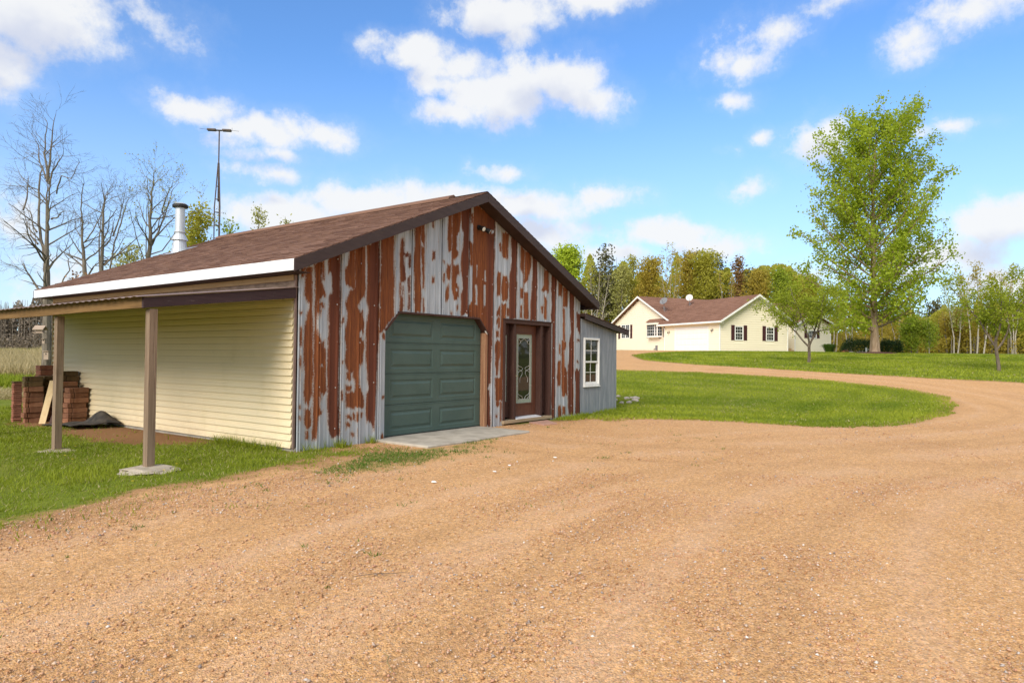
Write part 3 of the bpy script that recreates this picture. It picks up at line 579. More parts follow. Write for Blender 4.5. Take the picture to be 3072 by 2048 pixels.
# ------------------------------------------------------------------ the shed
W_, L_ = 8.245, 8.80
SL = 0.4127; UP = 4.12
def rz(u): return 2.83+SL*(u+.29) if u <= UP else 4.65-SL*(u-UP)
shed = root('shed', 'long shed with rusted metal gable front, cream siding and brown shingled roof', 'shed')
SEAMS = [0,.80,1.60,2.38,3.17,3.97,4.76,5.54,6.32,7.11,7.90,8.245]
D0, D1, C0, C1, HO, KO = 1.766, 4.573, 2.065, 4.263, 2.195, 1.878
E0, E1, EH = 5.095, 6.91, 2.215
RUST=[[[0.133,2.724],[0.251,2.781],[0.262,2.23],[0.25,2.141],[0.287,1.614],[0.283,1.086],[0.275,0.822],[0.212,0.672],[0.145,0.762],[0.145,1.176],[0.121,1.35],[0.132,1.851],[0.173,2.049],[0.209,2.183],[0.128,2.33]],[[0.298,2.842],[0.425,2.89],[0.417,2.576],[0.488,2.426],[0.504,2.348],[0.408,2.33],[0.356,2.215],[0.334,1.925],[0.364,1.771],[0.435,1.617],[0.519,1.529],[0.546,0.856],[0.477,0.836],[0.413,0.639],[0.482,0.569],[0.388,0.508],[0.354,0.202],[0.301,0.14],[0.305,0.645],[0.306,1.306],[0.307,1.968],[0.312,2.411]],[[0.561,2.974],[0.787,3.071],[0.79,2.45],[0.791,1.762],[0.781,1.076],[0.799,0.139],[0.662,0.14],[0.598,0.292],[0.575,0.743],[0.554,1.417],[0.584,1.756],[0.564,2.071],[0.573,2.365],[0.636,2.438],[0.623,2.686],[0.56,2.725]],[[0.155,0.653],[0.26,0.626],[0.271,0.362],[0.205,0.324],[0.152,0.415]],[[0.18,0.293],[0.232,0.3],[0.235,0.179],[0.182,0.173]],[[0.038,1.869],[0.072,1.87],[0.077,1.588],[0.044,1.587]],[[0.029,2.085],[0.075,2.087],[0.076,2.044],[0.03,2.041]],[[0.048,1.393],[0.073,1.393],[0.076,1.241],[0.05,1.242]],[[0.056,0.68],[0.077,0.679],[0.077,0.636],[0.057,0.637]],[[0.044,0.509],[0.075,0.507],[0.076,0.442],[0.045,0.444]],[[0.411,2.889],[0.479,2.919],[0.48,2.582],[0.444,2.579]],[[0.414,2.419],[0.508,2.427],[0.509,2.349],[0.416,2.341]],[[0.341,2.258],[0.401,2.262],[0.404,2.084],[0.345,2.081]],[[0.391,2.239],[0.478,2.245],[0.479,2.178],[0.392,2.172]],[[0.448,1.662],[0.503,1.663],[0.505,1.529],[0.45,1.528]],[[0.565,2.308],[0.621,2.312],[0.628,1.983],[0.572,1.981]],[[0.056,2.716],[0.107,2.732],[0.109,2.634],[0.045,2.606]],[[0.976,3.142],[1.08,3.191],[1.092,2.534],[0.973,2.535],[0.882,2.666],[0.87,2.827],[0.936,2.904]],[[1.08,3.18],[1.294,3.256],[1.307,2.541],[1.294,2.396],[1.187,2.341],[1.143,2.244],[1.238,2.108],[1.303,1.921],[1.274,1.801],[1.213,1.775],[1.307,1.683],[1.282,1.35],[1.192,1.256],[1.183,0.926],[1.292,0.805],[1.327,0.59],[1.084,0.568],[0.949,0.633],[0.93,0.842],[1.124,0.858],[1.136,1.022],[1.074,1.093],[1.073,1.163],[1.013,1.164],[0.953,1.211],[0.906,1.35],[0.932,1.535],[0.9,1.673],[0.938,1.998],[0.95,2.138],[0.904,2.274],[0.974,2.466],[1.093,2.522]],[[1.325,3.26],[1.594,3.395],[1.61,2.518],[1.607,1.787],[1.583,1.301],[1.562,0.697],[1.523,0.194],[1.489,0.317],[1.394,0.348],[1.354,0.493],[1.355,0.778],[1.416,0.871],[1.38,1.111],[1.345,1.302],[1.338,1.731],[1.35,1.923],[1.391,2.212],[1.341,2.376],[1.352,2.664]],[[0.928,0.969],[1.047,0.965],[1.048,0.884],[0.93,0.888]],[[0.948,1.16],[1.031,1.159],[1.033,1.07],[0.95,1.072]],[[0.955,0.483],[1.056,0.476],[1.057,0.414],[0.956,0.42]],[[0.945,0.357],[1.034,0.35],[1.035,0.285],[0.947,0.292]],[[1.07,0.499],[1.115,0.496],[1.117,0.391],[1.072,0.394]],[[1.046,0.168],[1.121,0.162],[1.122,0.122],[1.047,0.129]],[[1.145,0.506],[1.191,0.503],[1.193,0.385],[1.147,0.389]],[[1.237,0.5],[1.283,0.497],[1.284,0.415],[1.238,0.418]],[[1.191,2.164],[1.267,2.169],[1.268,2.109],[1.192,2.105]],[[1.208,2.07],[1.263,2.073],[1.264,2.002],[1.209,1.999]],[[0.821,2.016],[0.856,2.017],[0.858,1.925],[0.823,1.924]],[[0.836,1.361],[0.862,1.361],[0.863,1.327],[0.837,1.327]],[[0.828,0.891],[0.851,0.891],[0.854,0.73],[0.831,0.731]],[[1.642,3.426],[1.941,3.545],[1.957,2.072],[1.623,1.788],[1.626,2.519]],[[1.695,1.814],[1.76,1.817],[1.762,1.706],[1.697,1.704]],[[1.708,0.739],[1.773,0.737],[1.774,0.688],[1.708,0.691]],[[1.699,0.119],[1.758,0.114],[1.761,-0.021],[1.702,-0.015]],[[2.12,3.456],[2.171,3.508],[2.186,3.241],[2.29,3.269],[2.333,3.229],[2.27,3.191],[2.197,3.197],[2.18,3.001],[2.235,2.842],[2.174,2.731],[2.102,2.754],[2.094,3.199]],[[2.107,2.473],[2.189,2.494],[2.192,2.33],[2.173,2.21],[2.102,2.205]],[[2.295,3.224],[2.324,3.228],[2.328,3.017],[2.299,3.014]],[[2.289,2.832],[2.327,2.836],[2.333,2.535],[2.295,2.532]],[[2.304,2.488],[2.329,2.49],[2.334,2.219],[2.309,2.217]],[[2.092,2.724],[2.117,2.726],[2.121,2.474],[2.097,2.472]],[[2.151,2.655],[2.172,2.656],[2.174,2.508],[2.154,2.506]],[[2.441,3.745],[2.625,3.821],[2.597,3.508],[2.595,3.016],[2.623,2.435],[2.609,2.204],[2.447,2.195],[2.422,2.997]],[[2.614,3.788],[2.702,3.841],[2.698,3.399],[2.608,3.525]],[[2.61,3.387],[2.698,3.399],[2.7,2.657],[2.667,2.654],[2.65,3.022]],[[2.67,2.485],[2.703,2.487],[2.708,2.241],[2.675,2.239]],[[2.902,3.363],[2.966,3.372],[2.968,3.23],[2.904,3.223]],[[2.899,2.877],[2.96,2.883],[2.962,2.789],[2.9,2.784]],[[2.903,3.945],[2.942,3.951],[2.944,3.794],[2.906,3.788]],[[3.198,3.003],[3.229,3.006],[3.232,2.846],[3.201,2.843]],[[3.195,3.194],[3.226,3.197],[3.226,3.166],[3.196,3.162]],[[3.347,4.1],[3.443,4.149],[3.444,3.401],[3.359,3.391],[3.331,3.613]],[[3.327,3.161],[3.424,3.156],[3.416,2.896],[3.356,2.858],[3.294,2.981]],[[3.322,2.742],[3.357,2.778],[3.362,2.504],[3.279,2.482],[3.276,2.61]],[[3.455,4.151],[3.715,4.279],[3.705,4.079],[3.659,3.824],[3.573,3.745],[3.578,3.451],[3.641,3.427],[3.63,3.36],[3.495,3.261],[3.502,3.165],[3.658,3.166],[3.673,3.003],[3.574,2.96],[3.551,2.86],[3.652,2.787],[3.668,2.559],[3.533,2.5],[3.456,2.705],[3.455,3.435]],[[3.727,4.298],[3.983,4.394],[3.943,3.666],[3.951,3.198],[3.918,2.828],[3.941,2.279],[3.737,2.235],[3.717,2.645],[3.779,2.716],[3.762,2.979],[3.71,3.056],[3.719,3.305],[3.776,3.643],[3.798,3.845],[3.734,3.918]],[[3.956,3.685],[4.034,3.696],[4.042,3.209],[3.964,3.2]],[[3.98,4.259],[4.038,4.269],[4.041,4.084],[3.983,4.075]],[[3.584,2.406],[3.646,2.41],[3.647,2.336],[3.585,2.333]],[[3.439,2.283],[3.487,2.286],[3.488,2.229],[3.44,2.227]],[[4.087,4.447],[4.764,4.344],[4.753,3.253],[4.717,2.026],[4.51,1.846],[4.259,2.178],[3.942,2.204],[3.951,2.447],[4.067,2.538],[4.053,3.345],[4.074,3.684]],[[4.933,3.752],[4.991,3.76],[4.992,3.688],[4.934,3.681]],[[4.898,3.181],[4.977,3.189],[4.985,2.693],[4.906,2.687]],[[4.126,4.141],[4.754,4.245],[4.719,2.31],[4.688,1.487],[4.675,0.885],[4.566,0.834],[4.572,1.839],[4.329,2.127]],[[4.567,0.807],[4.647,0.764],[4.689,0.039],[4.557,0.049]],[[4.885,3.181],[5.0,3.165],[4.982,2.827],[4.87,2.679],[4.842,3.01]],[[4.862,2.346],[4.988,2.493],[4.992,2.269],[4.854,2.29]],[[4.817,1.763],[5.0,1.768],[4.982,1.461],[4.92,1.045],[4.829,1.047],[4.798,1.598]],[[4.808,0.992],[5.082,0.986],[5.089,0.539],[4.838,0.523]],[[4.861,0.508],[4.974,0.517],[4.976,0.406],[4.862,0.412]],[[4.846,2.207],[4.937,2.211],[4.939,2.128],[4.848,2.124]],[[4.836,1.985],[4.95,1.989],[4.952,1.85],[4.839,1.847]],[[4.945,3.718],[5.014,3.727],[5.016,3.615],[4.947,3.606]],[[4.923,2.238],[4.969,2.24],[4.972,2.046],[4.926,2.044]],[[4.851,0.247],[4.924,0.243],[4.925,0.187],[4.852,0.192]],[[5.011,0.487],[5.057,0.485],[5.064,0.095],[5.018,0.098]],[[5.032,4.039],[5.268,4.018],[5.226,3.699],[5.158,3.492],[5.041,3.506]],[[5.07,3.144],[5.211,3.13],[5.285,2.966],[5.243,2.651],[5.055,2.609],[5.005,2.885]],[[5.033,2.552],[5.173,2.561],[5.156,2.165],[5.016,2.159]],[[5.016,2.215],[5.141,2.221],[5.105,0.986],[5.012,0.988],[5.0,1.768]],[[5.198,2.45],[5.293,2.456],[5.296,2.285],[5.201,2.28]],[[5.154,3.746],[5.229,3.756],[5.234,3.501],[5.158,3.492]],[[5.34,4.028],[5.546,3.914],[5.524,2.225],[5.297,2.214],[5.306,3.139],[5.373,3.489]],[[5.711,3.836],[5.848,3.781],[5.827,2.898],[5.796,3.247],[5.693,3.382]],[[5.864,3.753],[6.07,3.721],[6.101,3.427],[5.976,3.118],[5.85,3.047]],[[5.828,2.84],[5.98,2.852],[6.015,2.264],[5.837,2.255]],[[5.701,2.917],[5.801,2.925],[5.805,2.692],[5.704,2.684]],[[5.707,2.539],[5.767,2.543],[5.769,2.398],[5.709,2.394]],[[5.689,2.393],[5.769,2.398],[5.771,2.252],[5.691,2.248]],[[6.123,3.668],[6.32,3.602],[6.304,2.248],[6.078,2.237],[6.111,2.803],[6.156,3.284]],[[6.637,3.456],[6.817,3.383],[6.824,2.92],[6.618,2.904],[6.508,2.956],[6.616,3.026]],[[6.636,2.844],[6.715,2.728],[6.71,2.298],[6.633,2.294]],[[6.514,2.592],[6.596,2.597],[6.598,2.445],[6.516,2.44]],[[6.617,3.331],[6.672,3.337],[6.676,3.092],[6.621,3.087]],[[6.919,3.363],[7.127,3.29],[7.079,2.254],[6.936,2.232],[6.905,2.431],[6.959,2.621],[6.926,2.867]],[[6.993,2.265],[7.084,2.317],[7.095,0.044],[6.969,0.052],[6.985,0.885]],[[7.239,3.175],[7.417,3.159],[7.392,2.871],[7.244,2.891]],[[7.209,1.319],[7.355,1.382],[7.364,0.782],[7.246,0.754],[7.156,0.944]],[[7.254,0.252],[7.371,0.309],[7.404,0.023],[7.257,0.033]],[[7.29,1.728],[7.349,1.729],[7.353,1.508],[7.294,1.507]],[[7.436,3.097],[7.66,3.085],[7.636,2.665],[7.443,2.62]],[[7.408,1.793],[7.588,1.813],[7.59,1.638],[7.471,1.572],[7.506,1.191],[7.659,1.094],[7.667,0.549],[7.427,0.527],[7.387,1.192]],[[7.46,0.273],[7.581,0.234],[7.583,0.075],[7.445,0.068]],[[7.444,2.589],[7.504,2.592],[7.515,1.828],[7.455,1.826]],[[7.723,2.993],[7.91,2.959],[7.921,0.054],[7.705,0.067],[7.688,1.19],[7.744,1.575],[7.71,1.768],[7.83,1.997],[7.761,2.511]],[[8.074,2.513],[8.254,2.506],[8.242,1.977],[8.079,2.169]],[[7.999,1.122],[8.235,1.119],[8.251,0.033],[8.047,0.046],[8.069,0.697]],[[8.096,1.874],[8.224,1.877],[8.225,1.828],[8.097,1.825]],[[8.091,1.35],[8.187,1.35],[8.188,1.284],[8.092,1.285]]]
CLEAN=[[[0.416,0.872],[0.476,0.87],[0.478,0.814],[0.418,0.817]],[[0.413,0.772],[0.478,0.769],[0.48,0.68],[0.415,0.684]],[[0.415,1.261],[0.469,1.26],[0.47,1.227],[0.415,1.227]],[[1.218,2.355],[1.31,2.362],[1.313,2.207],[1.22,2.201]],[[1.197,1.834],[1.273,1.836],[1.275,1.741],[1.198,1.739]],[[4.157,2.849],[4.221,2.855],[4.227,2.465],[4.163,2.461]],[[4.421,2.873],[4.481,2.878],[4.488,2.456],[4.428,2.452]],[[4.182,3.258],[4.208,3.261],[4.212,3.024],[4.186,3.021]],[[4.455,3.151],[4.488,3.155],[4.491,2.948],[4.458,2.945]],[[4.67,4.013],[4.738,4.023],[4.739,3.962],[4.671,3.952]],[[3.577,3.517],[3.652,3.527],[3.653,3.461],[3.578,3.451]],[[3.553,2.762],[3.603,2.767],[3.603,2.718],[3.554,2.714]]]

def rust_field(U, Z):
    wu = U+.018*(fbm(U*14, Z*7, 21, 4)-.5)*2; wz = Z+.07*(fbm(U*22, Z*5, 22, 4)-.5)*2
    val = np.zeros(U.shape)
    def acc(polys, soft, comb, v):
        for p in polys:
            P = np.array(p); x0, y0 = P.min(0)-.09; x1, y1 = P.max(0)+.09
            s = (wu > x0) & (wu < x1) & (wz > y0) & (wz < y1)
            if s.any():
                sdv = poly_sd(wu[s], wz[s], p)
                f = np.clip(.5+(sdv+(.008 if comb else 0))/soft, 0, 1); v[s] = np.maximum(v[s], f) if comb else np.minimum(v[s], 1-f)
        return v
    val = acc(RUST, .085, True, val); val = acc(CLEAN, .06, False, val)
    # thin streaks that run down between the blotches
    st = fbm(U*38, Z*1.1, 5, 3); val = np.maximum(val, np.clip((st-.70)*5, 0, .42))
    return val
def top_of(u): return rz(u)-.09
def spans(u):
    """wall intervals in height at u"""
    t = top_of(u)
    if D0 < u < D1:
        if u < C0: b = KO+(HO-KO)*(u-D0)/(C0-D0)
        elif u > C1: b = HO+(KO-HO)*(u-C1)/(D1-C1)
        else: b = HO
        return b, t
    if E0 < u < E1: return EH, t
    return -.06+.012*math.sin(u*5), t
def rib(x):
    r = 0
    for c, w, h in ((.014,.012,.028),(.060,.012,.028),(.205,.010,.012),(.375,.012,.024),(.42,.012,.024),(.60,.010,.012),(.74,.012,.024)):
        r = np.maximum(r, h*np.clip(1.6-np.abs(x-c)/w, 0, 1))
    return r
for k in range(len(SEAMS)-1):
    a, b = SEAMS[k], SEAMS[k+1]
    cuts = sorted({a, b}|{c for c in (D0, C0, C1, D1, E0, E1, UP) if a < c < b})
    V = []; F = []; A = []; Dp = []; base = 0
    for c0, c1 in zip(cuts[:-1], cuts[1:]):
        n = max(2, int(math.ceil((c1-c0)/.0125))); us = np.linspace(c0, c1, n+1)
        ue = us.copy(); ue[0] += 1e-5; ue[-1] -= 1e-5
        sp = np.array([spans(float(u)) for u in ue]); nzs = max(4, int(((sp[:,1]-sp[:,0]).max())/.028))
        t = np.linspace(0, 1, nzs+1)[:, None]
        Z = sp[:, 0][None]*(1-t)+sp[:, 1][None]*t; U = np.repeat(us[None], nzs+1, 0)
        R = rust_field(U, Z)
        Yv = -.004-.0018*(k % 2)-rib(U-a)+.004*(vnoise(U*4, Z*1.5, k)-.5)
        V.append(np.stack([U, Yv, Z], -1).reshape(-1, 3)); A.append(R.ravel())
        Dp.append((np.clip((U-(b-.30))/.12, 0, 1)*(.55+.6*fbm(U*5, Z*1.2, 31))).ravel())
        ii = base+np.arange(U.size).reshape(U.shape)
        F.append(np.stack([ii[:-1,:-1], ii[:-1,1:], ii[1:,1:], ii[1:,:-1]], -1).reshape(-1, 4)); base += U.size
    np_mesh('metal_sheet', np.concatenate(V), np.concatenate(F), M['rust'], shed, {'rust': np.concatenate(A), 'deep': np.concatenate(Dp)}, smooth=True)
# screw heads with torn washers
sb = MB()
for k in range(len(SEAMS)-1):
    for z in (.25, .95, 1.62, 2.28, 2.95):
        for dx in (.035, .397, .72):
            u = SEAMS[k]+dx+rng.uniform(-.02, .02); zz = z+rng.uniform(-.05, .05)
            if u > W_-.05: continue
            s0, s1 = spans(u)
            if s0+.05 < zz < s1-.15: sb.lathe([(.011, 0), (.011, .004), (.006, .007)], (0,0,0), 6)
            else: continue
            for i in range(len(sb.v)-18, len(sb.v)):
                x, y, zv = sb.v[i]; sb.v[i] = (u+x, -.017-zv, zz+y)
sb.build('screw', M['lead'], shed, kind='stuff')
# walls behind the cladding (front studs and sheathing are one shell with openings)
wb = MB()
wb.box(.03, .07, 0, D0-.04, .10, 2.55); wb.box(D1+.02, .20, 0, E0-.02, .23, 2.9)
wb.box(E1+.02, .07, 0, W_-.03, .10, 2.55)
wb.prism([(0.05,.07,2.52),(W_-.05,.07,2.52),(UP,.07,4.42)], (0,.03,0))
wb.prism([(0,L_-.02,0),(W_,L_-.02,0),(W_,L_-.02,2.8),(UP,L_-.02,4.52),(0,L_-.02,2.8)], (0,-.1,0))
wb.box(W_-.10, .10, 0, W_-.02, L_-.12, 2.85); wb.box(.004, .10, .0, .10, L_-.12, 2.85)
wb.build('wall', M['soffit'], shed)
MB().box(-.012, -.0, -.35, .09, L_, .045).build('foundation', M['found'], shed, bevel=.008)
# cream boards on the long wall
nb = 21; z0 = .05; ex = (2.31-z0)/nb
for i in range(nb):
    za = z0+i*ex; zb = za+ex+.004; mb = MB(); nseg = 18
    ys = np.linspace(.06, L_-.03, nseg+1)
    sec = lambda y: [(-.050+.003*(vnoise(y*.8, i*1.7, 4)-.5), y, za+.004*(vnoise(y*.6, i*2.1, 8)-.5)), (-.040+.003*(vnoise(y*.8, i*1.7, 4)-.5), y, za+ex*.46), (-.030, y, za+ex*.52), (-.021, y, zb), (-.012, y, zb), (-.012, y, za+.004)]
    rows = [sec(y) for y in ys]
    for j in range(nseg):
        for q in range(5):
            mb.poly([rows[j][q], rows[j][q+1], rows[j+1][q+1], rows[j+1][q]])
        mb.poly([rows[j][5], rows[j][0], rows[j+1][0], rows[j+1][5]])
    mb.poly(rows[0]); mb.poly(rows[-1][::-1])
    mb.build('siding_board', M['siding'], shed)
MB().box(-.047, L_-.03, .03, .01, L_+.02, 2.63).build('corner_trim', M['tan_wood'], shed, bevel=.004)
MB().box(-.047, .006, .03, -.004, .022, 2.63).build('corner_trim', M['porch_roof'], shed, bevel=.004)
MB().box(-.016, .06, 2.31, .0, L_-.03, 2.56).build('osb_band', M['osb'], shed)
MB().box(-.036, .06, 2.55, -.003, L_+.02, 2.635).build('frieze_board', M['tan_wood'], shed, bevel=.004)
MB().box(-.286, -.29, 2.638, -.001, L_+.29, 2.648).build('soffit', M['soffit'], shed)
# roof
rf = MB()
for s in (0, 1):
    f = (lambda u: u) if s == 0 else (lambda u: 2*UP-u)
    a, b = f(-.285), f(UP)
    rf.prism([(a,-.325,2.83-.10),(b,-.325,4.65-.10),(b,-.325,4.65-.022),(a,-.325,2.83-.022)], (0,L_+.64,0))
rf.build('roof_deck', M['soffit'], shed)
sh = MB(); rr = random.Random(4); slope_len = math.hypot(UP+.29, 1.82); nC = 34; e = slope_len/nC
ca, sa = (UP+.29)/slope_len, 1.82/slope_len
def rp(s, v, h, side):
    u = -.29+s*ca-h*sa; z = 2.83+s*sa+h*ca
    return (u if side == 0 else 2*UP-u, v, z)
for c in range(nC):
    s0 = c*e-.012*(c == 0); s1 = (c+1)*e+.03
    v = -.345-(.15 if c % 2 else 0)-rr.random()*.06
    while v < L_+.33:
        w = .305*(1 if rr.random() < .6 else rr.choice((.5, .75, 1.2)))
        va, vb = max(v, -.345), min(v+w-.006, L_+.345)
        if vb-va > .03:
            h = .011+rr.random()*.005; j = rr.uniform(-.006, .006)
            p = [rp(s0+j, va, h, 0), rp(s0+j, vb, h, 0), rp(s1, vb, .001, 0), rp(s1, va, .001, 0)]
            q = [rp(s0+j, va, -.012, 0), rp(s0+j, vb, -.012, 0)]
            sh.poly([p[1], p[0], p[3], p[2]]); sh.poly([q[1], q[0], p[0], p[1]])
            sh.poly([p[0], q[0], p[3]]); sh.poly([q[1], p[1], p[2]])
        v += w
    p = [rp(s0, -.345, .009, 1), rp(s0, L_+.345, .009, 1), rp(s1, L_+.345, .001, 1), rp(s1, -.345, .001, 1)]
    sh.poly(p); sh.poly([rp(s0, -.345, -.012, 1), rp(s0, L_+.345, -.012, 1), p[1], p[0]])
sh.build('shingles', M['shingle'], shed, kind='stuff')
MB().prism([(UP-.16,.55,4.60),(UP-.15,.55,4.645),(UP,.55,4.715),(UP+.15,.55,4.645),(UP+.16,.55,4.60)], (0,L_-.25,0)).build('ridge_vent', M['shingle'], shed)
for s in (0, 1):
    f = (lambda u: u) if s == 0 else (lambda u: 2*UP-u)
    uo = -.318 if s == 0 else -.36
    zo = 2.83+SL*(uo+.29)
    for v0, nm in ((-.352, 'rake_board'), (L_+.325, 'rake_board')):
        mb = MB(); mb.prism([(f(uo),v0,zo-.19),(f(UP-.0015),v0,4.455),(f(UP-.0015),v0,4.632),(f(uo),v0,zo-.008)], (0,.027,0))
        mb.build(nm, M['brown_trim'], shed, bevel=.003)
    mb = MB(); mb.prism([(f(-.285),-.322,2.83-.165),(f(UP),-.322,4.65-.165),(f(UP),-.322,4.65-.14),(f(-.285),-.322,2.83-.14)], (0,.30,0))
    mb.build('rake_soffit', M['soffit'], shed)
MB().prism([(-.316,-.325,2.648),(-.290,-.325,2.648),(-.290,-.325,2.822),(-.316,-.325,2.812)], (0,L_+.65,0)).build('eave_fascia', M['white_metal'], shed, label='bright white metal eave fascia', bevel=.003)
MB().box(W_+.30, -.325, 2.62, W_+.325, L_+.32, 2.80).build('eave_fascia', M['brown_trim'], shed)
# flue
fu, fv = 2.60, 8.40; fz = rz(fu)
fl = MB().lathe([(.20,-.10),(.145,.30),(.15,.305),(.15,.33),(.115,.335),(.115,1.10)], (fu,fv,fz), 20).build('chimney', M['flue'], shed, smooth=False, label='silver flue pipe with a black cap')
MB().lathe([(.20,.27),(.135,.40),(.13,.41)], (fu,fv,fz), 20).build('storm_collar', M['flue'], fl)
MB().lathe([(.13,.46),(.14,.47),(.14,.49),(.118,.50)], (fu,fv,fz), 20).build('pipe_band', M['flue'], fl)
MB().lathe([(.17,1.10),(.19,1.115),(.19,1.165),(.165,1.175)], (fu,fv,fz), 20).build('flue_cap', M['black_metal'], fl)
MB().lathe([(.15,1.176),(.16,1.19),(.12,1.215),(.02,1.225)], (fu,fv,fz), 20).build('cap_top', M['flue'], fl)
fp = MB(); fp.hexa([rp(0,0,0,0)]*8) if False else None
fp.poly([(fu-.33,fv-.30,rz(fu-.33)+.014),(fu+.33,fv-.30,rz(fu+.33)+.014),(fu+.33,fv+.30,rz(fu+.33)+.014),(fu-.33,fv+.30,rz(fu-.33)+.014)])
fp.build('flashing', M['flue'], fl)
# twin floodlight under the gable
fld = MB().lathe([(.055,0),(.055,.03),(.03,.045)], (0,0,0), 12).build('floodlight', M['black_metal'], shed)
fld.location = (4.235,-.018,4.0); fld.rotation_euler = (math.pi/2, 0, 0)
for dx, dz, tilt in ((-.02,.01,0.0),(.13,.0,.8)):
    h = MB().lathe([(.02,0),(.035,.03),(.052,.10),(.056,.13)], (0,0,0), 12).build('lamp_head', M['black_metal'], fld)
    h.location = (dx, dz, .03); h.rotation_euler = (.45, tilt, 0)
    MB().lathe([(.048,.128),(.048,.134)], (0,0,0), 12).build('lens', M['lamp_glass'], h) if False else None
    g = MB().lathe([(.045,.131),(.04,.138)], (0,0,0), 12).build('lens', M['lamp_glass'], fld)
    g.location = h.location; g.rotation_euler = h.rotation_euler
# garage opening trim
tr = MB()
def trim_seg(p, q):
    (u0, z0_), (u1, z1_) = p, q
    tr.hexa([(u0,-.045,z0_-.02),(u1,-.045,z1_-.02),(u1,.16,z1_-.02),(u0,.16,z0_-.02),(u0,-.045,z0_+.012),(u1,-.045,z1_+.012),(u1,.16,z1_+.012),(u0,.16,z0_+.012)])
trim_seg((D0,KO),(C0,HO)); trim_seg((C0,HO),(C1,HO)); trim_seg((C1,HO),(D1,KO))
tr.build('opening_trim', M['frame_dark'], shed)
MB().box(D1-.085, -.012, -.03, D1-.004, .16, KO+.03).build('door_jamb', M['raw_wood'], shed, label='bare weathered jamb with flaking paint', bevel=.006)
MB().box(D0-.02, .0, -.03, D0+.012, .16, KO).build('door_jamb', M['galv'], shed)
MB().hexa([(C1+.235,-.03,KO+.04),(C1+.275,-.03,KO+.0),(C1+.275,.0,KO+.0),(C1+.235,.0,KO+.04),(C1+.205,-.03,KO+.10),(C1+.245,-.03,KO+.06),(C1+.245,.0,KO+.06),(C1+.205,.0,KO+.10)]).build('bracket', M['white'], shed)
gd = root('garage_door', '', ''); del gd['label']; del gd['category']; gd.parent = shed
GU0, GU1, GZ0, GH = 1.72, 4.47, .045, 2.20
SH_ = (GH-GZ0)/4
for r in range(4):
    za, zb = GZ0+r*SH_+.003, GZ0+(r+1)*SH_-.003
    uc = [GU0, 1.985, 3.065, 3.255, 4.315, GU1]; zc = [za, za+.085, zb-.105, zb]; mb = MB(); y0 = .10
    for i in range(5):
        for j in range(3):
            u0, u1, q0, q1 = uc[i], uc[i+1], zc[j], zc[j+1]
            if j == 1 and i in (1, 3):
                R = [(0, y0), (.016, y0+.012), (.042, y0+.012), (.078, y0-.005)]
                for (ia, ya), (ib, yb) in zip(R[:-1], R[1:]):
                    A = [(u0+ia,ya,q0+ia),(u1-ia,ya,q0+ia),(u1-ia,ya,q1-ia),(u0+ia,ya,q1-ia)]
                    B = [(u0+ib,yb,q0+ib),(u1-ib,yb,q0+ib),(u1-ib,yb,q1-ib),(u0+ib,yb,q1-ib)]
                    for t in range(4): mb.poly([A[t], A[(t+1)%4], B[(t+1)%4], B[t]])
                mb.poly(B)
            else: mb.poly([(u0,y0,q0),(u1,y0,q0),(u1,y0,q1),(u0,y0,q1)])
    mb.poly([(GU0,y0,zb),(GU1,y0,zb),(GU1,y0+.04,zb),(GU0,y0+.04,zb)]); mb.poly([(GU0,y0+.04,za),(GU1,y0+.04,za),(GU1,y0,za),(GU0,y0,za)])
    for zz in (za+.012, zb-.022):
        mb.prism([(GU0,y0,zz),(GU0,y0-.005,zz+.004),(GU0,y0,zz+.010)], (GU1-GU0,0,0))
    mb.build('door_section', M['door_green'], gd)
MB().box(GU0, .115, GZ0, GU1, .15, GH).build('door_back', M['soffit'], gd)
MB().box(GU0, .09, .022, GU1, .13, .05).build('bottom_seal', M['black_metal'], gd)
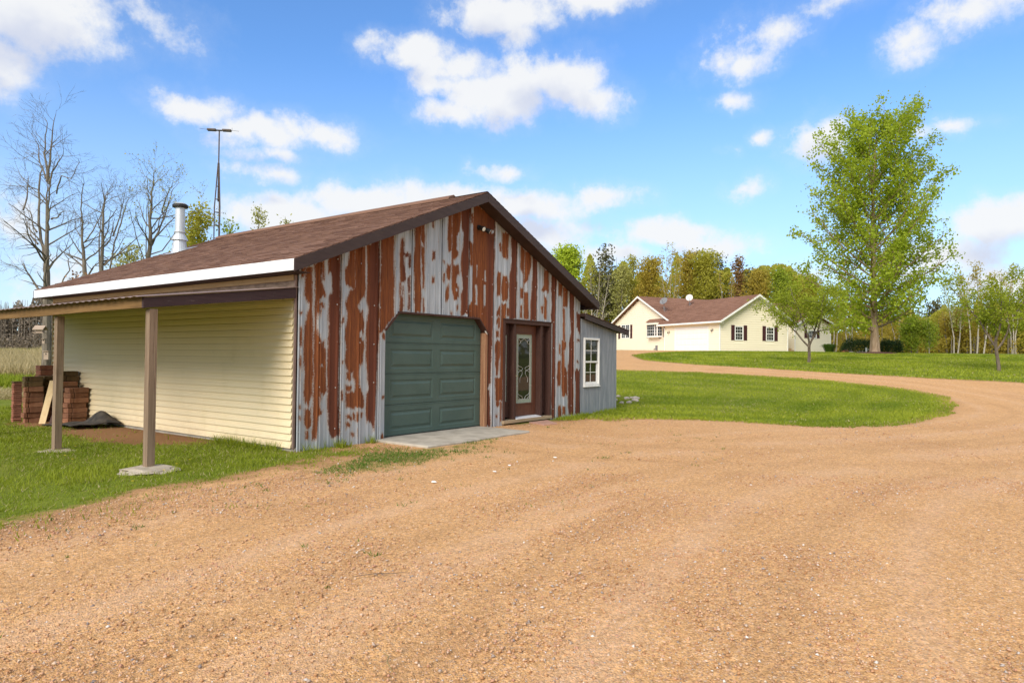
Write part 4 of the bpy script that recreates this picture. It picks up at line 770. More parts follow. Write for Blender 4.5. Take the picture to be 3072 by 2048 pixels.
# entry with two sidelights
en = shed
fr = MB(); 
fr.box(E0,-.035,.10,E0+.055,.17,EH); fr.box(E1-.055,-.035,.10,E1,.17,EH)
fr.box(E0+.055,-.035,EH-.075,E1-.055,.17,EH); fr.box(5.48,-.012,.10,5.555,.17,EH-.075); fr.box(6.50,-.012,.10,6.575,.17,EH-.075)
fr.box(E0-.02,-.05,EH,E1+.02,-.008,EH+.022)
fr.build('door_frame', M['frame_dark'], en, bevel=.004)
MB().box(E0-.02,-.055,.028,E1+.02,.18,.098).build('sill', M['sill_wood'], en, bevel=.006)
MB().prism([(5.558,-.045,.10),(5.558,.12,.10),(5.558,.12,.135),(5.558,-.045,.112)], (.94,0,0)).build('threshold', M['white_metal'], en)
def leaded(parent, u0, u1, za, zb, y, border):
    """clear pane with frosted border and lead cames"""
    MB().box(u0+border, y, za+border, u1-border, y+.006, zb-border).build('pane', M['glass'], parent)
    b = MB(); b.box(u0,y,za,u0+border-.001,y+.006,zb); b.box(u1-border+.001,y,za,u1,y+.006,zb)
    b.box(u0+border,y,za,u1-border,y+.006,za+border-.001); b.box(u0+border,y,zb-border+.001,u1-border,y+.006,zb)
    b.build('frosted_border', M['frost'], parent)
    c = MB(); R = .0045; yy = y-.003; w = u1-u0; h = zb-za; um = (u0+u1)/2
    def cur(pts): c.tube([(u0+a*w, yy, za+bb*h) for a, bb in pts], R, 5)
    bx = border/w; by = border/h
    for s in (0, 1):
        g = (lambda a: a) if s == 0 else (lambda a: 1-a)
        cur([(g(bx),by),(g(bx),1-by)])
        cur([(g(bx+.03),1-by),(g(bx+.05),1-by-.02),(g(bx+.16),1-by-.05),(g(bx+.15),1-by-.07),(g(bx+.03),1-by-.085)])
        cur([(g(.5),1-by-.005),(g(bx+.22),1-by-.035),(g(bx+.13),1-by-.06)])
        cur([(g(bx),.56),(g(bx+.05),.535),(g(bx+.2),.525),(g(.5-.06),.50),(g(.5-.14),.475),(g(bx+.05),.455),(g(bx),.44)])
        cur([(g(bx+.02),.545),(g(bx-.05),.515),(g(bx+.06),.49),(g(.5-.1),.46),(g(.5-.1),.42),(g(bx+.12),.36),(g(bx+.12),.30)])
        cur([(g(bx),.14),(g(bx+.1),.115),(g(.5-.12),.10),(g(.5-.05),by)])
        cur([(g(bx-.05),.10),(g(bx+.08),.08),(g(bx+.13),by)])
        for zz in (.25, .72): cur([(g(0),zz),(g(bx),zz)])
    cur([(bx,by),(1-bx,by)]); cur([(bx,1-by),(1-bx,1-by)])
    c.build('came', M['lead'], parent)
y = .115; z0, z1 = .14, EH-.08
def leaf(name, u0, u1, g0, g1, gz0, gz1, mat):
    d = MB(); d.box(u0,y,z0,g0,y+.045,z1); d.box(g1,y,z0,u1,y+.045,z1); d.box(g0,y,z0,g1,y+.045,gz0); d.box(g0,y,gz1,g1,y+.045,z1)
    for A in ((g0-.03,gz0-.03,g1+.03,gz0),(g0-.03,gz1,g1+.03,gz1+.03),(g0-.03,gz0,g0,gz1),(g1,gz0,g1+.03,gz1)): d.box(A[0],y-.014,A[1],A[2],y-.0005,A[3])
    return d.build(name, mat, en, bevel=.004)
dl = leaf('door_leaf', 5.56, 6.495, 5.73, 6.34, .42, 1.93, M['door_brown'])
leaded(dl, 5.73, 6.34, .42, 1.93, y+.01, .085)
for (a, b) in ((5.155,5.475),(6.58,6.85)):
    sl = leaf('sidelight', a, b, a+.08, b-.08, .48, 1.90, M['frame_dark'])
    leaded(sl, a+.08, b-.08, .48, 1.90, y+.01, .03)
hn = MB().box(5.585,y-.012,.98,5.62,y-.0005,1.20).build('handle_plate', M['brass'], dl, bevel=.003)
MB().tube([(5.60,y-.01,1.03),(5.60,y-.05,1.03),(5.70,y-.055,1.025)], .009, 8).build('lever', M['brass'], dl)
MB().lathe([(.022,0),(.022,.012),(.012,.02)], (0,0,0), 10).build('lock', M['brass'], dl)
lk = bpy.data.objects['lock']; lk.location = (5.602, y-.012, 1.15); lk.rotation_euler = (math.pi/2,0,0)
# lean-to
lt = root('lean_to', '', ''); del lt['label']; del lt['category']; lt.parent = shed
U0, U1 = W_+.006, 10.16; wu0, wu1, wz0, wz1 = 8.42, 9.20, .72, 1.925
def lz(u): return 2.40-.150*(u-U0)
n = 250; mb = MB(); us = np.linspace(U0, U1, n+1)
def wy(u): return -.006-.009*math.sin(u*2*math.pi/.068)
def strip(ua, ub, zf0, zf1):
    k = max(2, int((ub-ua)/.0075)); uu = np.linspace(ua, ub, k+1)
    for a, b in zip(uu[:-1], uu[1:]):
        mb.poly([(a,wy(a),zf0(a)),(b,wy(b),zf0(b)),(b,wy(b),zf1(b)),(a,wy(a),zf1(a))])
strip(U0, wu0, lambda u: -.08, lz); strip(wu0, wu1, lambda u: -.08, lambda u: wz0); strip(wu0, wu1, lambda u: wz1, lz); strip(wu1, U1, lambda u: -.08, lz)
mb.build('corrugated_wall', M['galv'], lt, smooth=True)
mb = MB(); mb.prism([(U1-.02,.0,-.08),(U1-.02,3.2,-.08),(U1-.02,3.2,lz(U1)),(U1-.02,.0,lz(U1))], (.02,0,0)); mb.box(U0, 3.16, 0, U1-.02, 3.2, lz(U1)); mb.build('side_wall', M['galv'], lt)
mb = MB(); mb.prism([(U0+.002,-.16,2.37),(10.60,-.16,2.37-.145*2.35),(10.60,-.16,2.505-.145*2.35),(U0+.002,-.16,2.505)], (0,.03,0)); mb.build('fascia_board', M['brown_trim'], lt, bevel=.003)
mb = MB(); mb.prism([(U0+.002,-.128,2.44),(10.60,-.128,2.44-.145*2.35),(10.60,-.128,2.50-.145*2.35),(U0+.002,-.128,2.50)], (0,3.4,0)); mb.build('roof_deck', M['soffit'], lt)
mb = MB()
for i in range(16):
    a = U0+.004+i*.147; b = a+.165; za, zb = 2.512-.145*(a-U0), 2.512-.145*(b-U0)
    mb.hexa([(a,-.175,za-.004),(b,-.175,zb+.001),(b,3.28,zb+.001),(a,3.28,za-.004),(a,-.175,za+.004),(b,-.175,zb+.010),(b,3.28,zb+.010),(a,3.28,za+.004)])
mb.build('shingles', M['shingle'], lt, kind='stuff')
wf = MB(); t = .052; yb = -.035
wf.box(wu0,yb,wz0,wu0+t,.05,wz1); wf.box(wu1-t,yb,wz0,wu1,.05,wz1); wf.box(wu0+t,yb,wz0,wu1-t,.05,wz0+t); wf.box(wu0+t,yb,wz1-t,wu1-t,.05,wz1)
zm = (wz0+wz1)/2; wf.box(wu0+t,yb+.015,zm-.022,wu1-t,.04,zm+.022)
wf.box(wu1-.11,yb+.03,wz0+t,wu1-t,.03,zm-.022); wf.box(wu0+t,yb+.03,wz0+t,wu0+t+.03,.03,zm-.022); wf.box(wu0+t+.03,yb+.03,wz0+t,wu1-.11,.03,wz0+t+.05)
wf.box(wu0-.02,yb-.015,wz0-.025,wu1+.02,.0,wz0-.001)
wn = wf.build('window', M['white'], shed, bevel=.003)
for (za, zb, ua, ub, yy) in ((wz0+t+.05, zm-.022, wu0+t+.03, wu1-.11, .015), (zm+.022, wz1-t, wu0+t, wu1-t, .005)):
    MB().box(ua, yy, za, ub, yy+.005, zb).build('pane', M['glass'], wn)
    mm = MB(); mm.box((ua+ub)/2-.008,yy-.006,za,(ua+ub)/2+.008,yy-.0005,zb); mm.box(ua,yy-.006,(za+zb)/2-.008,(ua+ub)/2-.009,yy-.0005,(za+zb)/2+.008); mm.box((ua+ub)/2+.009,yy-.006,(za+zb)/2-.008,ub,yy-.0005,(za+zb)/2+.008)
    mm.build('muntin', M['white'], wn)
# open porch on the long side
po = root('porch', '', ''); del po['label']; del po['category']; po.parent = shed
for v in (.035, 2.80, 5.6, 8.4):
    zt = 1.995-.0055*v; px_ = -2.118
    mb = MB(); mb.box(px_-.052, v-.052, -.05 if v else .03, px_+.052, v+.052, zt-.002)
    mb.build('post', M['post'], po, bevel=.007)
mb = MB(); mb.hexa([(-2.255,-.03,1.994),(-.045,-.03,2.278),(-.045,.012,2.278),(-2.255,.012,1.994),(-2.255,-.03,2.122),(-.045,-.03,2.427),(-.045,.012,2.427),(-2.255,.012,2.122)])
mb.build('rafter', M['purple_beam'], po, label='dark purple painted rafter at the porch front', bevel=.004)
mb = MB()
ys = [.014, 1.6, 3.2, 4.8, 6.3, 7.8, 9.1]; 
for a, b in zip(ys[:-1], ys[1:]):
    f = lambda v: 2.0-.0055*v+.006*math.sin(v*1.3)
    mb.hexa([(-2.25,a,f(a)),(-2.21,a,f(a)),(-2.21,b,f(b)),(-2.25,b,f(b)),(-2.25,a,f(a)+.132),(-2.21,a,f(a)+.132),(-2.21,b,f(b)+.132),(-2.25,b,f(b)+.132)])
mb.build('beam', M['beam'], po)
for v in (1.5, 3.0, 4.5, 6.0, 7.5, 9.0):
    MB().hexa([(-2.20,v-.02,2.005),(-.06,v-.02,2.285),(-.06,v+.02,2.285),(-2.20,v+.02,2.005),(-2.20,v-.02,2.11),(-.06,v-.02,2.40),(-.06,v+.02,2.40),(-2.20,v+.02,2.11)]).build('rafter', M['beam'], po)
mb = MB(); vs = np.linspace(-.05, 9.15, 370)
def cz_(v): return .006*math.sin(v*2*math.pi/.19)
def pr(u, v): return 2.452+(u+.02)*.137+cz_(v)-.004*max(v, 0)
for a, b in zip(vs[:-1], vs[1:]):
    mb.poly([(-2.33,a,pr(-2.33,a)),(-.02,a,pr(-.02,a)),(-.02,b,pr(-.02,b)),(-2.33,b,pr(-2.33,b))][::-1])
    mb.poly([(-2.33,a,pr(-2.33,a)-.006),(-.02,a,pr(-.02,a)-.006),(-.02,b,pr(-.02,b)-.006),(-2.33,b,pr(-2.33,b)-.006)])
    mb.poly([(-2.33,a,pr(-2.33,a)-.006),(-2.33,b,pr(-2.33,b)-.006),(-2.33,b,pr(-2.33,b)),(-2.33,a,pr(-2.33,a))])
mb.poly([(-2.33,-.05,pr(-2.33,-.05)-.006),(-.02,-.05,pr(-.02,-.05)-.006),(-.02,-.05,pr(-.02,-.05)),(-2.33,-.05,pr(-2.33,-.05))])
mb.build('porch_roof', M['porch_roof'], po, smooth=False)

# ------------------------------------------------------------------ things round the shed
def rock(name, mat, c, size, seed, n=3, rough=1.0, **k):
    import bmesh
    bm = bmesh.new(); bmesh.ops.create_icosphere(bm, subdivisions=n, radius=1)
    for v in bm.verts:
        p = v.co*1.7+Vector((seed*3.1, seed*1.7, 0)); d = 1+rough*(.22*mnoise.noise(p)+.14*mnoise.noise(p*2.7)+.06*mnoise.noise(p*6))
        v.co = Vector((v.co.x*size[0]*d, v.co.y*size[1]*d, max(-1, min(1, v.co.z*1.25))*size[2]*(.9+.2*mnoise.noise(p*2))))
    me = bpy.data.meshes.new(name); bm.to_mesh(me); bm.free(); me.materials.append(mat)
    o = link(name, me, None, 0, **k); o.location = c; return o
o = rock('flagstone', M['flagstone'], (-2.16,-.06,.0), (.28,.34,.055), 2.3, rough=2.2, kind='thing'); tag(o, 'flat pale flagstone under the porch post nearest the gravel', 'stone'); o.rotation_euler.z = .5
o = rock('flagstone', M['flagstone'], (-2.13,2.72,-.035), (.25,.27,.055), 5.1, rough=2.2, kind='thing'); tag(o, 'pale stone half sunk in grass under the porch post farther from gravel', 'stone')
sb = MB(); sb.prism([(1.53,-1.235,-.10),(2.6,-1.26,-.10),(3.6,-1.20,-.10),(4.39,-1.20,-.10),(4.44,.17,-.10),(1.58,.17,-.10)], (0,0,.135))
tag(sb.build('concrete_apron', M['concrete'], bevel=.015), 'pale concrete apron in front of the green garage door', 'apron')
MBp = MB().hexa([(5.66,-.66,-.03),(6.10,-.73,-.03),(6.62,-.14,-.03),(5.90,-.12,-.03),(5.66,-.66,.024),(6.10,-.73,.024),(6.62,-.14,.024),(5.90,-.12,.024)])
tag(MBp.build('paving_slab', M['pink_slab'], bevel=.008), 'pinkish paving slab on the soil before the brown entry door', 'paving slab')
# stacked blocks
ORD = ['top','second','third','fourth','fifth','sixth','seventh','eighth','ninth','tenth','eleventh','twelfth','thirteenth','fourteenth','fifteenth','sixteenth','seventeenth','eighteenth','nineteenth','twentieth','twenty-first','twenty-second']
def paver_mesh(sx, sy, sz, split):
    import bmesh
    mb = MB()
    if split:
        g = .012; a = sx*.24
        mb.box(-sx/2,-sy/2,0,-sx/2+a-g,sy/2,sz); mb.box(-sx/2+a-g,-sy/2+.02,.004,-sx/2+a,sy/2-.01,sz-.004); mb.box(-sx/2+a,-sy/2,0,sx/2,sy/2,sz)
    else: mb.box(-sx/2,-sy/2,0,sx/2,sy/2,sz)
    me = bpy.data.meshes.new('paver'); me.from_pydata(mb.v, [], mb.f); return me
def stack(name, x, y, rz_, sx, sy, sz, n, mats, where, split, topname='', seed=0, z=0., jit=.02):
    r = random.Random(seed); meshes = {}
    for i in range(n):
        k = n-1-i; mat = mats(k)
        if mat not in meshes:
            me = paver_mesh(sx, sy, sz*.95, split); me.materials.append(M[mat]); meshes[mat] = me
        o = link(name, meshes[mat], None, .009)
        o.location = (x+r.uniform(-jit,jit), y+r.uniform(-jit,jit), z+i*sz); o.rotation_euler.z = rz_+r.uniform(-.08,.08)
        w = ORD[k] if k else 'topmost'
        tag(o, (w+' '+('block' if k == 0 else 'block from the top'))+' in '+where, 'paver', 'landscaping blocks stacked by the shed wall')
stack('paver', -.27, 6.95, .05, .36, .26, .103, 7, lambda k: 'paver', 'the reddish stack nearest the cream wall', True, seed=1)
stack('paver', -.82, 7.55, -.05, .32, .17, .105, 9, lambda k: 'mossy_paver' if k < 2 else 'paver', 'the tall brown stack left of the leaning board', True, seed=2)
stack('paver', -.40, 7.80, .0, .40, .30, .105, 9, lambda k: 'mossy_paver' if k < 6 else 'paver', 'the dark mossy stack behind the leaning board', False, seed=3)
stack('paver', -.25, 7.42, .05, .32, .22, .105, 10, lambda k: 'mossy_paver', 'the tallest mossy stack against the cream wall', True, seed=4)
stack('paver', -.33, 7.18, .10, .36, .16, .105, 8, lambda k: 'paver', 'the stack just behind the nearest reddish one', False, seed=5)
stack('paver', -.30, 8.45, .0, .30, .24, .105, 11, lambda k: 'red_paver', 'the pinkish stack at the very back', False, seed=7)
stack('brick', -.97, 7.96, -.08, .16, .13, .038, 22, lambda k: 'mossy_paver' if k == 0 else 'red_paver', 'the thin red stack at the left end', False, seed=6, jit=.008)
def leaning(a, b, h, w, th, mat):
    p = Vector((*a, .0)); q = Vector((*b, h)); r = Vector((RH[0], RH[1], 0))*w; t = Vector((FH[0], FH[1], 0))*th
    return MB().hexa([p, p+r, p+r+t, p+t, q, q+r, q+r+t, q+t]).build('board', mat, bevel=.003)
bd = leaning(at(121, 13.75), at(152, 14.0), .86, .135, .02, M['plywood']); tag(bd, 'pale wooden board leaning on the block stacks behind porch post', 'board')
bd2 = leaning(at(151, 13.8), at(188, 14.0), .70, .06, .02, M['frame_dark'])
tag(bd2, 'narrow dark board leaning between the pale board and reddish blocks', 'board')
# crumpled mat: a thick sheet with one corner turned up
nx_, ny_ = 22, 16; V = []; F = []
for j in range(ny_+1):
    for i in range(nx_+1):
        a, b = i/nx_, j/ny_
        x = -.90+.80*a+.05*math.sin(b*5); yv = 5.55+1.15*b-.45*a*(1-b)*.6
        z = .03+.02*math.sin(a*7+b*3)+.25*math.exp(-((a-.72)**2/.05+(b-.30)**2/.06))*(1 if a < 1 else .8)+.05*(1-b)
        V.append((min(x, -.06), yv, z))
for j in range(ny_):
    for i in range(nx_):
        q = j*(nx_+1)+i; F.append((q, q+1, q+nx_+2, q+nx_+1))
mt = np_mesh('rubber_mat', np.array(V), np.array(F), M['mat'], smooth=True)
sol = mt.modifiers.new('thick', 'SOLIDIFY'); sol.thickness = .022
tag(mt, 'crumpled dark mat with one raised corner against the cream wall', 'mat')
# white rocks behind the lean-to corner
for i in range(16):
    r = random.Random(90+i); x = 12.3+r.uniform(-.5, 1.4); y_ = 1.2+r.uniform(-.7,.7); s = r.uniform(.05,.10)
    o = rock('rock', M['white_rock'], (x, y_, tz(x, y_)+s*.3), (s, s*r.uniform(.7,1.2), s*.6), i*1.3, n=2)
    tag(o, 'pale rock in the heap at the lean-to corner', 'rock', 'rocks heaped beside the lean-to')
# scraps of white litter on the gravel
for i, (px_, py_, sz_) in enumerate(((1307,1448,.04),(1488,1417,.03),(1532,1398,.025),(1668,1374,.03))):
    d = CAM.z*2048/(py_-(1067.8+.0095*(px_-1536))); x, y_ = at(px_, d)
    o = rock('stone', M['litter'], (x, y_, .02), (sz_*.6, sz_*.85, sz_*.3), i*2.2+.5, n=2, rough=2.6)
    tag(o, ['largest white stone on the gravel, nearest the photographer', 'white stone on the gravel just right of the largest one', 'smallest white stone on the gravel in front of the garage apron', 'white stone on the gravel farthest right, before the entry door'][i], 'stone', 'white stones on the gravel')
# antenna tower
ta, tb = at(646, 24.5); tw = root('antenna_tower', 'thin rusty lattice antenna tower rising behind the shed roof', 'antenna tower', (ta, tb, tz(ta, tb)), -YAW)
H0 = 7.6; legs = []
for k in range(3):
    an = 2*math.pi*k/3+math.pi/2; f = lambda z: .115 if z < 6.7 else max(.018, .115-(z-6.7)*.062)
    mb = MB(); mb.tube([(math.cos(an)*f(z), math.sin(an)*f(z), z) for z in (0, 2, 4, 6.7, 7.4, 8.3)], .021, 6); mb.build('leg', M['tower'], tw)
for i in range(17):
    z = .4+i*.47; f = .115 if z < 6.7 else max(.018, .115-(z-6.7)*.062)
    mb = MB(); P = [(math.cos(2*math.pi*k/3+math.pi/2)*f, math.sin(2*math.pi*k/3+math.pi/2)*f, z) for k in range(3)]
    for k in range(3): mb.tube([P[k], P[(k+1)%3]], .013, 5)
    mb.build('rung', M['tower'], tw)
MB().tube([(0,0,6.9),(0,0,9.45)], .024, 8).build('mast', M['tower'], tw)
an_ = root('antenna', '', ''); del an_['label']; del an_['category']; an_.parent = tw; an_.location = (0,0,9.48); an_.rotation_euler.z = .12
mb = MB(); mb.box(-.42,-.07,-.03,-.10,.07,.05); mb.box(.10,-.07,-.03,.42,.07,.05); mb.box(-.10,-.05,-.02,.10,.05,.02); mb.build('housing', M['tower'], an_, bevel=.02)
mb = MB(); mb.tube([(-.42,0,.02),(-.68,0,.04)], .006, 5); mb.tube([(.42,0,.02),(.68,0,.0)], .006, 5); mb.tube([(.44,.0,.03),(.43,.03,.12)], .006, 5); mb.build('whisker', M['tower'], an_)

# ------------------------------------------------------------------ the ranch house on the rise
HO_ = (54.365, 12.656, 2.10); HN = math.atan2(-.515, .857)
house = root('house', 'pale yellow ranch house with red-brown roof, maroon shutters and white garage door', 'house', HO_, HN)
def wall_boards(name, axis_, c, a0, a1, z0, top, holes=(), out=-1, exq=.21):
    """lapped boards: each course is a thin wedge standing proud of the wall; joined because each is only a few pixels"""
    mb = MB(); z = z0
    zmax = max(top(a0), top(a1), top((a0+a1)/2))
    while z < zmax:
        z1 = min(z+exq, zmax)
        # span of this course under the (possibly gabled) top
        us = np.linspace(a0, a1, 41); ok = [u for u in us if top(u) > z+.02]
        if len(ok) > 1:
            lo, hi = ok[0], ok[-1]; ivs = [(lo, hi)]
            for (h0, h1, hz0, hz1) in holes:
                if z1 > hz0+.03 and z < hz1-.03:
                    nv = []
                    for (p, q) in ivs:
                        if h1 <= p or h0 >= q: nv.append((p, q))
                        else:
                            if h0 > p: nv.append((p, h0))
                            if h1 < q: nv.append((h1, q))
                    ivs = nv
            for (p, q) in ivs:
                def P(a, d, zz): return (a, c+out*d, zz) if axis_ == 'y' else (c+out*d, a, zz)
                b = [P(p,.042,z),P(q,.042,z),P(q,.012,z1),P(p,.012,z1)]; mb.poly(b); mb.poly([P(p,0,z),P(q,0,z),b[1],b[0]])
                mb.poly([P(p,0,z),b[0],b[3],P(p,0,z1)]); mb.poly([b[1],P(q,0,z),P(q,0,z1),b[2]])
        z = z1
    return mb.build(name, M['house_siding'], house, kind='stuff')
GW, GD, GP, GE, GR = 7.92, 8.10, 4.10, 2.78, 5.12   # garage: width, depth, ridge x, eave and ridge heights
MY0, MY1, MP, MX0, MX1 = 8.10, 19.9, 13.95, .8, 21.0 # main house
MR = 5.85
shell = MB()
shell.box(.0,.0,-.6,GW,MY0+.3,GE); shell.prism([(0,0,GE),(GW,0,GE),(GP,0,GE+(GR-GE)*.94)], (0,MY0+4,0))
shell.box(MX0,MY0,-.6,MX1,MY1,GE+.15); shell.prism([(MX0,MY0,GE+.15),(MX0,MY1,GE+.15),(MX0,MP,MR-.1)], (MX1-MX0,0,0))
shell.box(10.37,1.5,-.6,15.05,MY0+.1,GE); shell.prism([(10.37,1.5,GE),(15.05,1.5,GE),(12.7,1.5,GE+1.0)], (0,9,0))
shell.build('wall', M['house_siding'], house)
wins = [(1.66,2.62,1.02,2.28),(5.30,6.30,1.02,2.28)]
wall_boards('siding', 'y', 0.0, 0.02, GW, .0, lambda u: GE+(GR-GE)*.94*(1-abs(u-GP)/GP) if u <= GP else GE+(GR-GE)*.94*(1-(u-GP)/(GW-GP)), [(a-.05,b+.05,c-.05,d+.05) for a,b,c,d in wins])
wall_boards('siding', 'x', 0.0, 0.02, GD, .0, lambda u: GE, [(1.60,6.65,-.1,2.22)])
wall_boards('siding', 'x', MX0, MY0+.02, MY1, .0, lambda u: GE+.15+(MR-.25-GE)*(1-abs(u-MP)/(MP-MY0)), [(16.05,17.92,1.48,3.05),(9.8,12.4,1.5,3.0)])
wall_boards('siding', 'y', 1.5, 10.4, 15.05, .05, lambda u: GE+1.0*(1-abs(u-12.7)/2.35), [(11.98,13.18,1.4,2.2)])
wall_boards('siding', 'x', 10.37, 1.5, 8.1, .05, lambda u: GE)
# roofs: slabs with course lines
def roof(name, quads, mat, thick=.12, rows=14):
    mb = MB()
    for (a, b, c, d) in quads:      # a-b eave, d-c ridge
        a, b, c, d = map(Vector, (a, b, c, d)); n = (b-a).cross(d-a).normalized()
        if n.z < 0: n = -n
        mb.hexa([a-n*thick, b-n*thick, c-n*thick, d-n*thick, a-n*.004, b-n*.004, c-n*.004, d-n*.004])
        for r in range(rows):
            t0, t1 = r/rows, (r+1)/rows
            k = 24
            for q in range(k):
                s0, s1 = q/k, (q+1)/k
                P = lambda s, t, h: (a+(b-a)*s)*(1-t)+(d+(c-d)*s)*t+n*h
                mb.poly([P(s0,t0,.016),P(s1,t0,.016),P(s1,t1,.001),P(s0,t1,.001)]); mb.poly([P(s0,t0,-.004),P(s1,t0,-.004),P(s1,t0,.016),P(s0,t0,.016)])
    return mb.build(name, mat, house)
ov = .40
gs = (GR-GE)/GP
roof('roof', [((-ov,-.55,GE+.12-ov*gs),(-ov,MY0+.9,GE+.12-ov*gs),(GP,MP,GR+.12),(GP,-.55,GR+.12)),
              ((2*GP+ov,-.55,GE+.12-ov*gs),(2*GP+ov,MY0+.5,GE+.12-ov*gs),(GP,MP,GR+.12),(GP,-.55,GR+.12))], M['house_shingle'])
ms_ = (MR-GE-.15)/(MP-MY0)
roof('roof', [((MX0-.45,MY0-ov,GE+.30-ov*ms_),(MX1+.4,MY0-ov,GE+.30-ov*ms_),(MX1+.4,MP,MR+.16),(MX0-.45,MP,MR+.16)),
              ((MX0-.45,MY1+ov,GE+.30-ov*ms_),(MX1+.4,MY1+ov,GE+.30-ov*ms_),(MX1+.4,MP,MR+.16),(MX0-.45,MP,MR+.16))], M['house_shingle'])
roof('roof', [((10.1,1.0,GE+.02),(10.1,8.2,GE+.02),(12.7,9.5,GE+1.15),(12.7,1.0,GE+1.15)),((15.3,1.0,GE+.02),(15.3,8.2,GE+.02),(12.7,9.5,GE+1.15),(12.7,1.0,GE+1.15))], M['house_shingle'], rows=8)
def rake(y0, pts, t=.03, h=.19):
    mb = MB()
    for p, q in zip(pts[:-1], pts[1:]):
        p = Vector(p); q = Vector(q); mb.hexa([p-Vector((0,0,h)), q-Vector((0,0,h)), q-Vector((0,0,h))+y0, p-Vector((0,0,h))+y0, p, q, q+y0, p+y0])
    return mb.build('rake_board', M['white'], house)
ex_ = Vector((0,-.03,0)); ey_ = Vector((-.03,0,0))
rake(ex_, [(-ov,-.55,GE+.13-ov*gs),(GP,-.55,GR+.13),(2*GP+ov,-.55,GE+.13-ov*gs)])
rake(Vector((0,.03,0)), [(.0,-.035,GE+.03),(GP,-.035,GR-.07),(GW,-.035,GE+.06)], h=.10)
mb = MB()
for s in (-1, 1):
    p = (GP+s*GP+s*ov); mb.poly([(p,-.55,GE-.05-ov*gs),(GP,-.55,GR-.05),(GP,-.03,GR-.05),(p,-.03,GE-.05-ov*gs)])
mb.build('soffit', M['white'], house)
rake(ey_, [(MX0-.45,MY0-ov,GE+.31-ov*ms_),(MX0-.45,MP,MR+.17),(MX0-.45,MY1+ov,GE+.31-ov*ms_)])
rake(ex_, [(10.1,1.0,GE+.03),(12.7,1.0,GE+1.16),(15.3,1.0,GE+.03)])
MB().box(-ov-.10,-.58,GE-.10-ov*gs+.06,-ov-.004,MY0+1.1,GE+.06-ov*gs+.06).build('gutter', M['white'], house, bevel=.02)
mb = MB(); mb.box(-ov,-.55,GE-.06-ov*gs,0,MY0+1.0,GE-.04-ov*gs); mb.build('soffit', M['white'], house)
mb = MB(); mb.box(15.26,1.0,GE-.12,15.33,6,GE+.02); mb.build('gutter', M['white'], house)
mb = MB(); mb.tube([(-.40,MY0+.9,GE-.12),(-.12,MY0+.45,GE-.35),(-.06,MY0+.22,GE-.5),(-.06,MY0+.22,.05)], .04, 6); mb.build('downspout', M['white'], house)
for (x, y) in ((-.055,-.055),(GW-.02,-.055),(10.33,1.44),(15.0,1.44)):
    MB().box(x, y, -.1, x+.09, y+.09, GE-.02).build('corner_trim', M['white'], house)
MB().box(-.02,-.02,-.6,GW+.02,.02,-.005).build('foundation', M['found'], house)
MB().box(-.02,.021,-.6,.02,GD,-.005).build('foundation', M['found'], house)
MB().box(MX0-.02,MY0+.0,-.6,MX0+.02,MY1,-.005).build('foundation', M['concrete'], house)
MB().box(10.30,1.47,-.6,15.1,1.498,.04).build('foundation', M['white'], house)
# front garage door
gdh = MB(); gdh.box(-.012,1.64,.0,-.002,6.58,2.16); ghd = gdh.build('garage_door', M['house_door'], house)
for r in range(4):
    for q in range(8):
        a = 1.64+.08+q*.6125; z = .06+r*.54; MB().box(-.030,a,z,-.0125,a+.49,z+.42).build('door_panel', M['house_door'], ghd, bevel=.008)
mb = MB(); mb.box(-.05,1.54,0,-.001,1.637,2.26); mb.box(-.05,6.583,0,-.001,6.68,2.26); mb.box(-.05,1.637,2.165,-.001,6.583,2.26); mb.build('door_trim', M['white'], house)
def win(axis_, c, a0, a1, z0, z1, cols, rows, sash=True, out=-1, name='window', units=1, parent=None):
    P = (lambda a, d, z: (a, c+out*d, z)) if axis_ == 'y' else (lambda a, d, z: (c+out*d, a, z))
    def bx(mb, a, b, d0, d1, p, q):
        mb.hexa([P(a,d0,p),P(b,d0,p),P(b,d1,p),P(a,d1,p),P(a,d0,q),P(b,d0,q),P(b,d1,q),P(a,d1,q)])
    t = .085; mb = MB(); bx(mb, a0-t, a0, .001, .06, z0-t, z1+t); bx(mb, a1, a1+t, .001, .06, z0-t, z1+t); bx(mb, a0, a1, .001, .06, z0-t, z0); bx(mb, a0, a1, .001, .06, z1, z1+t)
    uw = (a1-a0)/units
    for u in range(1, units): bx(mb, a0+u*uw-.05, a0+u*uw+.05, .001, .06, z0, z1)
    if sash:
        for u in range(units): bx(mb, a0+u*uw+(.05 if u else 0), a0+(u+1)*uw-(.05 if u < units-1 else 0), .02, .05, (z0+z1)/2-.03, (z0+z1)/2+.03)
    w = mb.build(name, M['white'], parent or house)
    for u in range(units):
        p, q = a0+u*uw+(.05 if u else 0), a0+(u+1)*uw-(.05 if u < units-1 else 0)
        for (zz0, zz1) in (((z0, (z0+z1)/2-.03), ((z0+z1)/2+.03, z1)) if sash else ((z0, z1),)):
            mb = MB(); bx(mb, p, q, .008, .012, zz0, zz1); mb.build('pane', M['glass_house'], w)
            mb = MB()
            for i in range(1, cols): a = p+(q-p)*i/cols; bx(mb, a-.011, a+.011, .013, .02, zz0, zz1)
            for i in range(1, rows): z = zz0+(zz1-zz0)*i/rows; bx(mb, p, q, .0135, .0195, z-.011, z+.011)
            mb.build('muntin', M['white'], w)
    return w
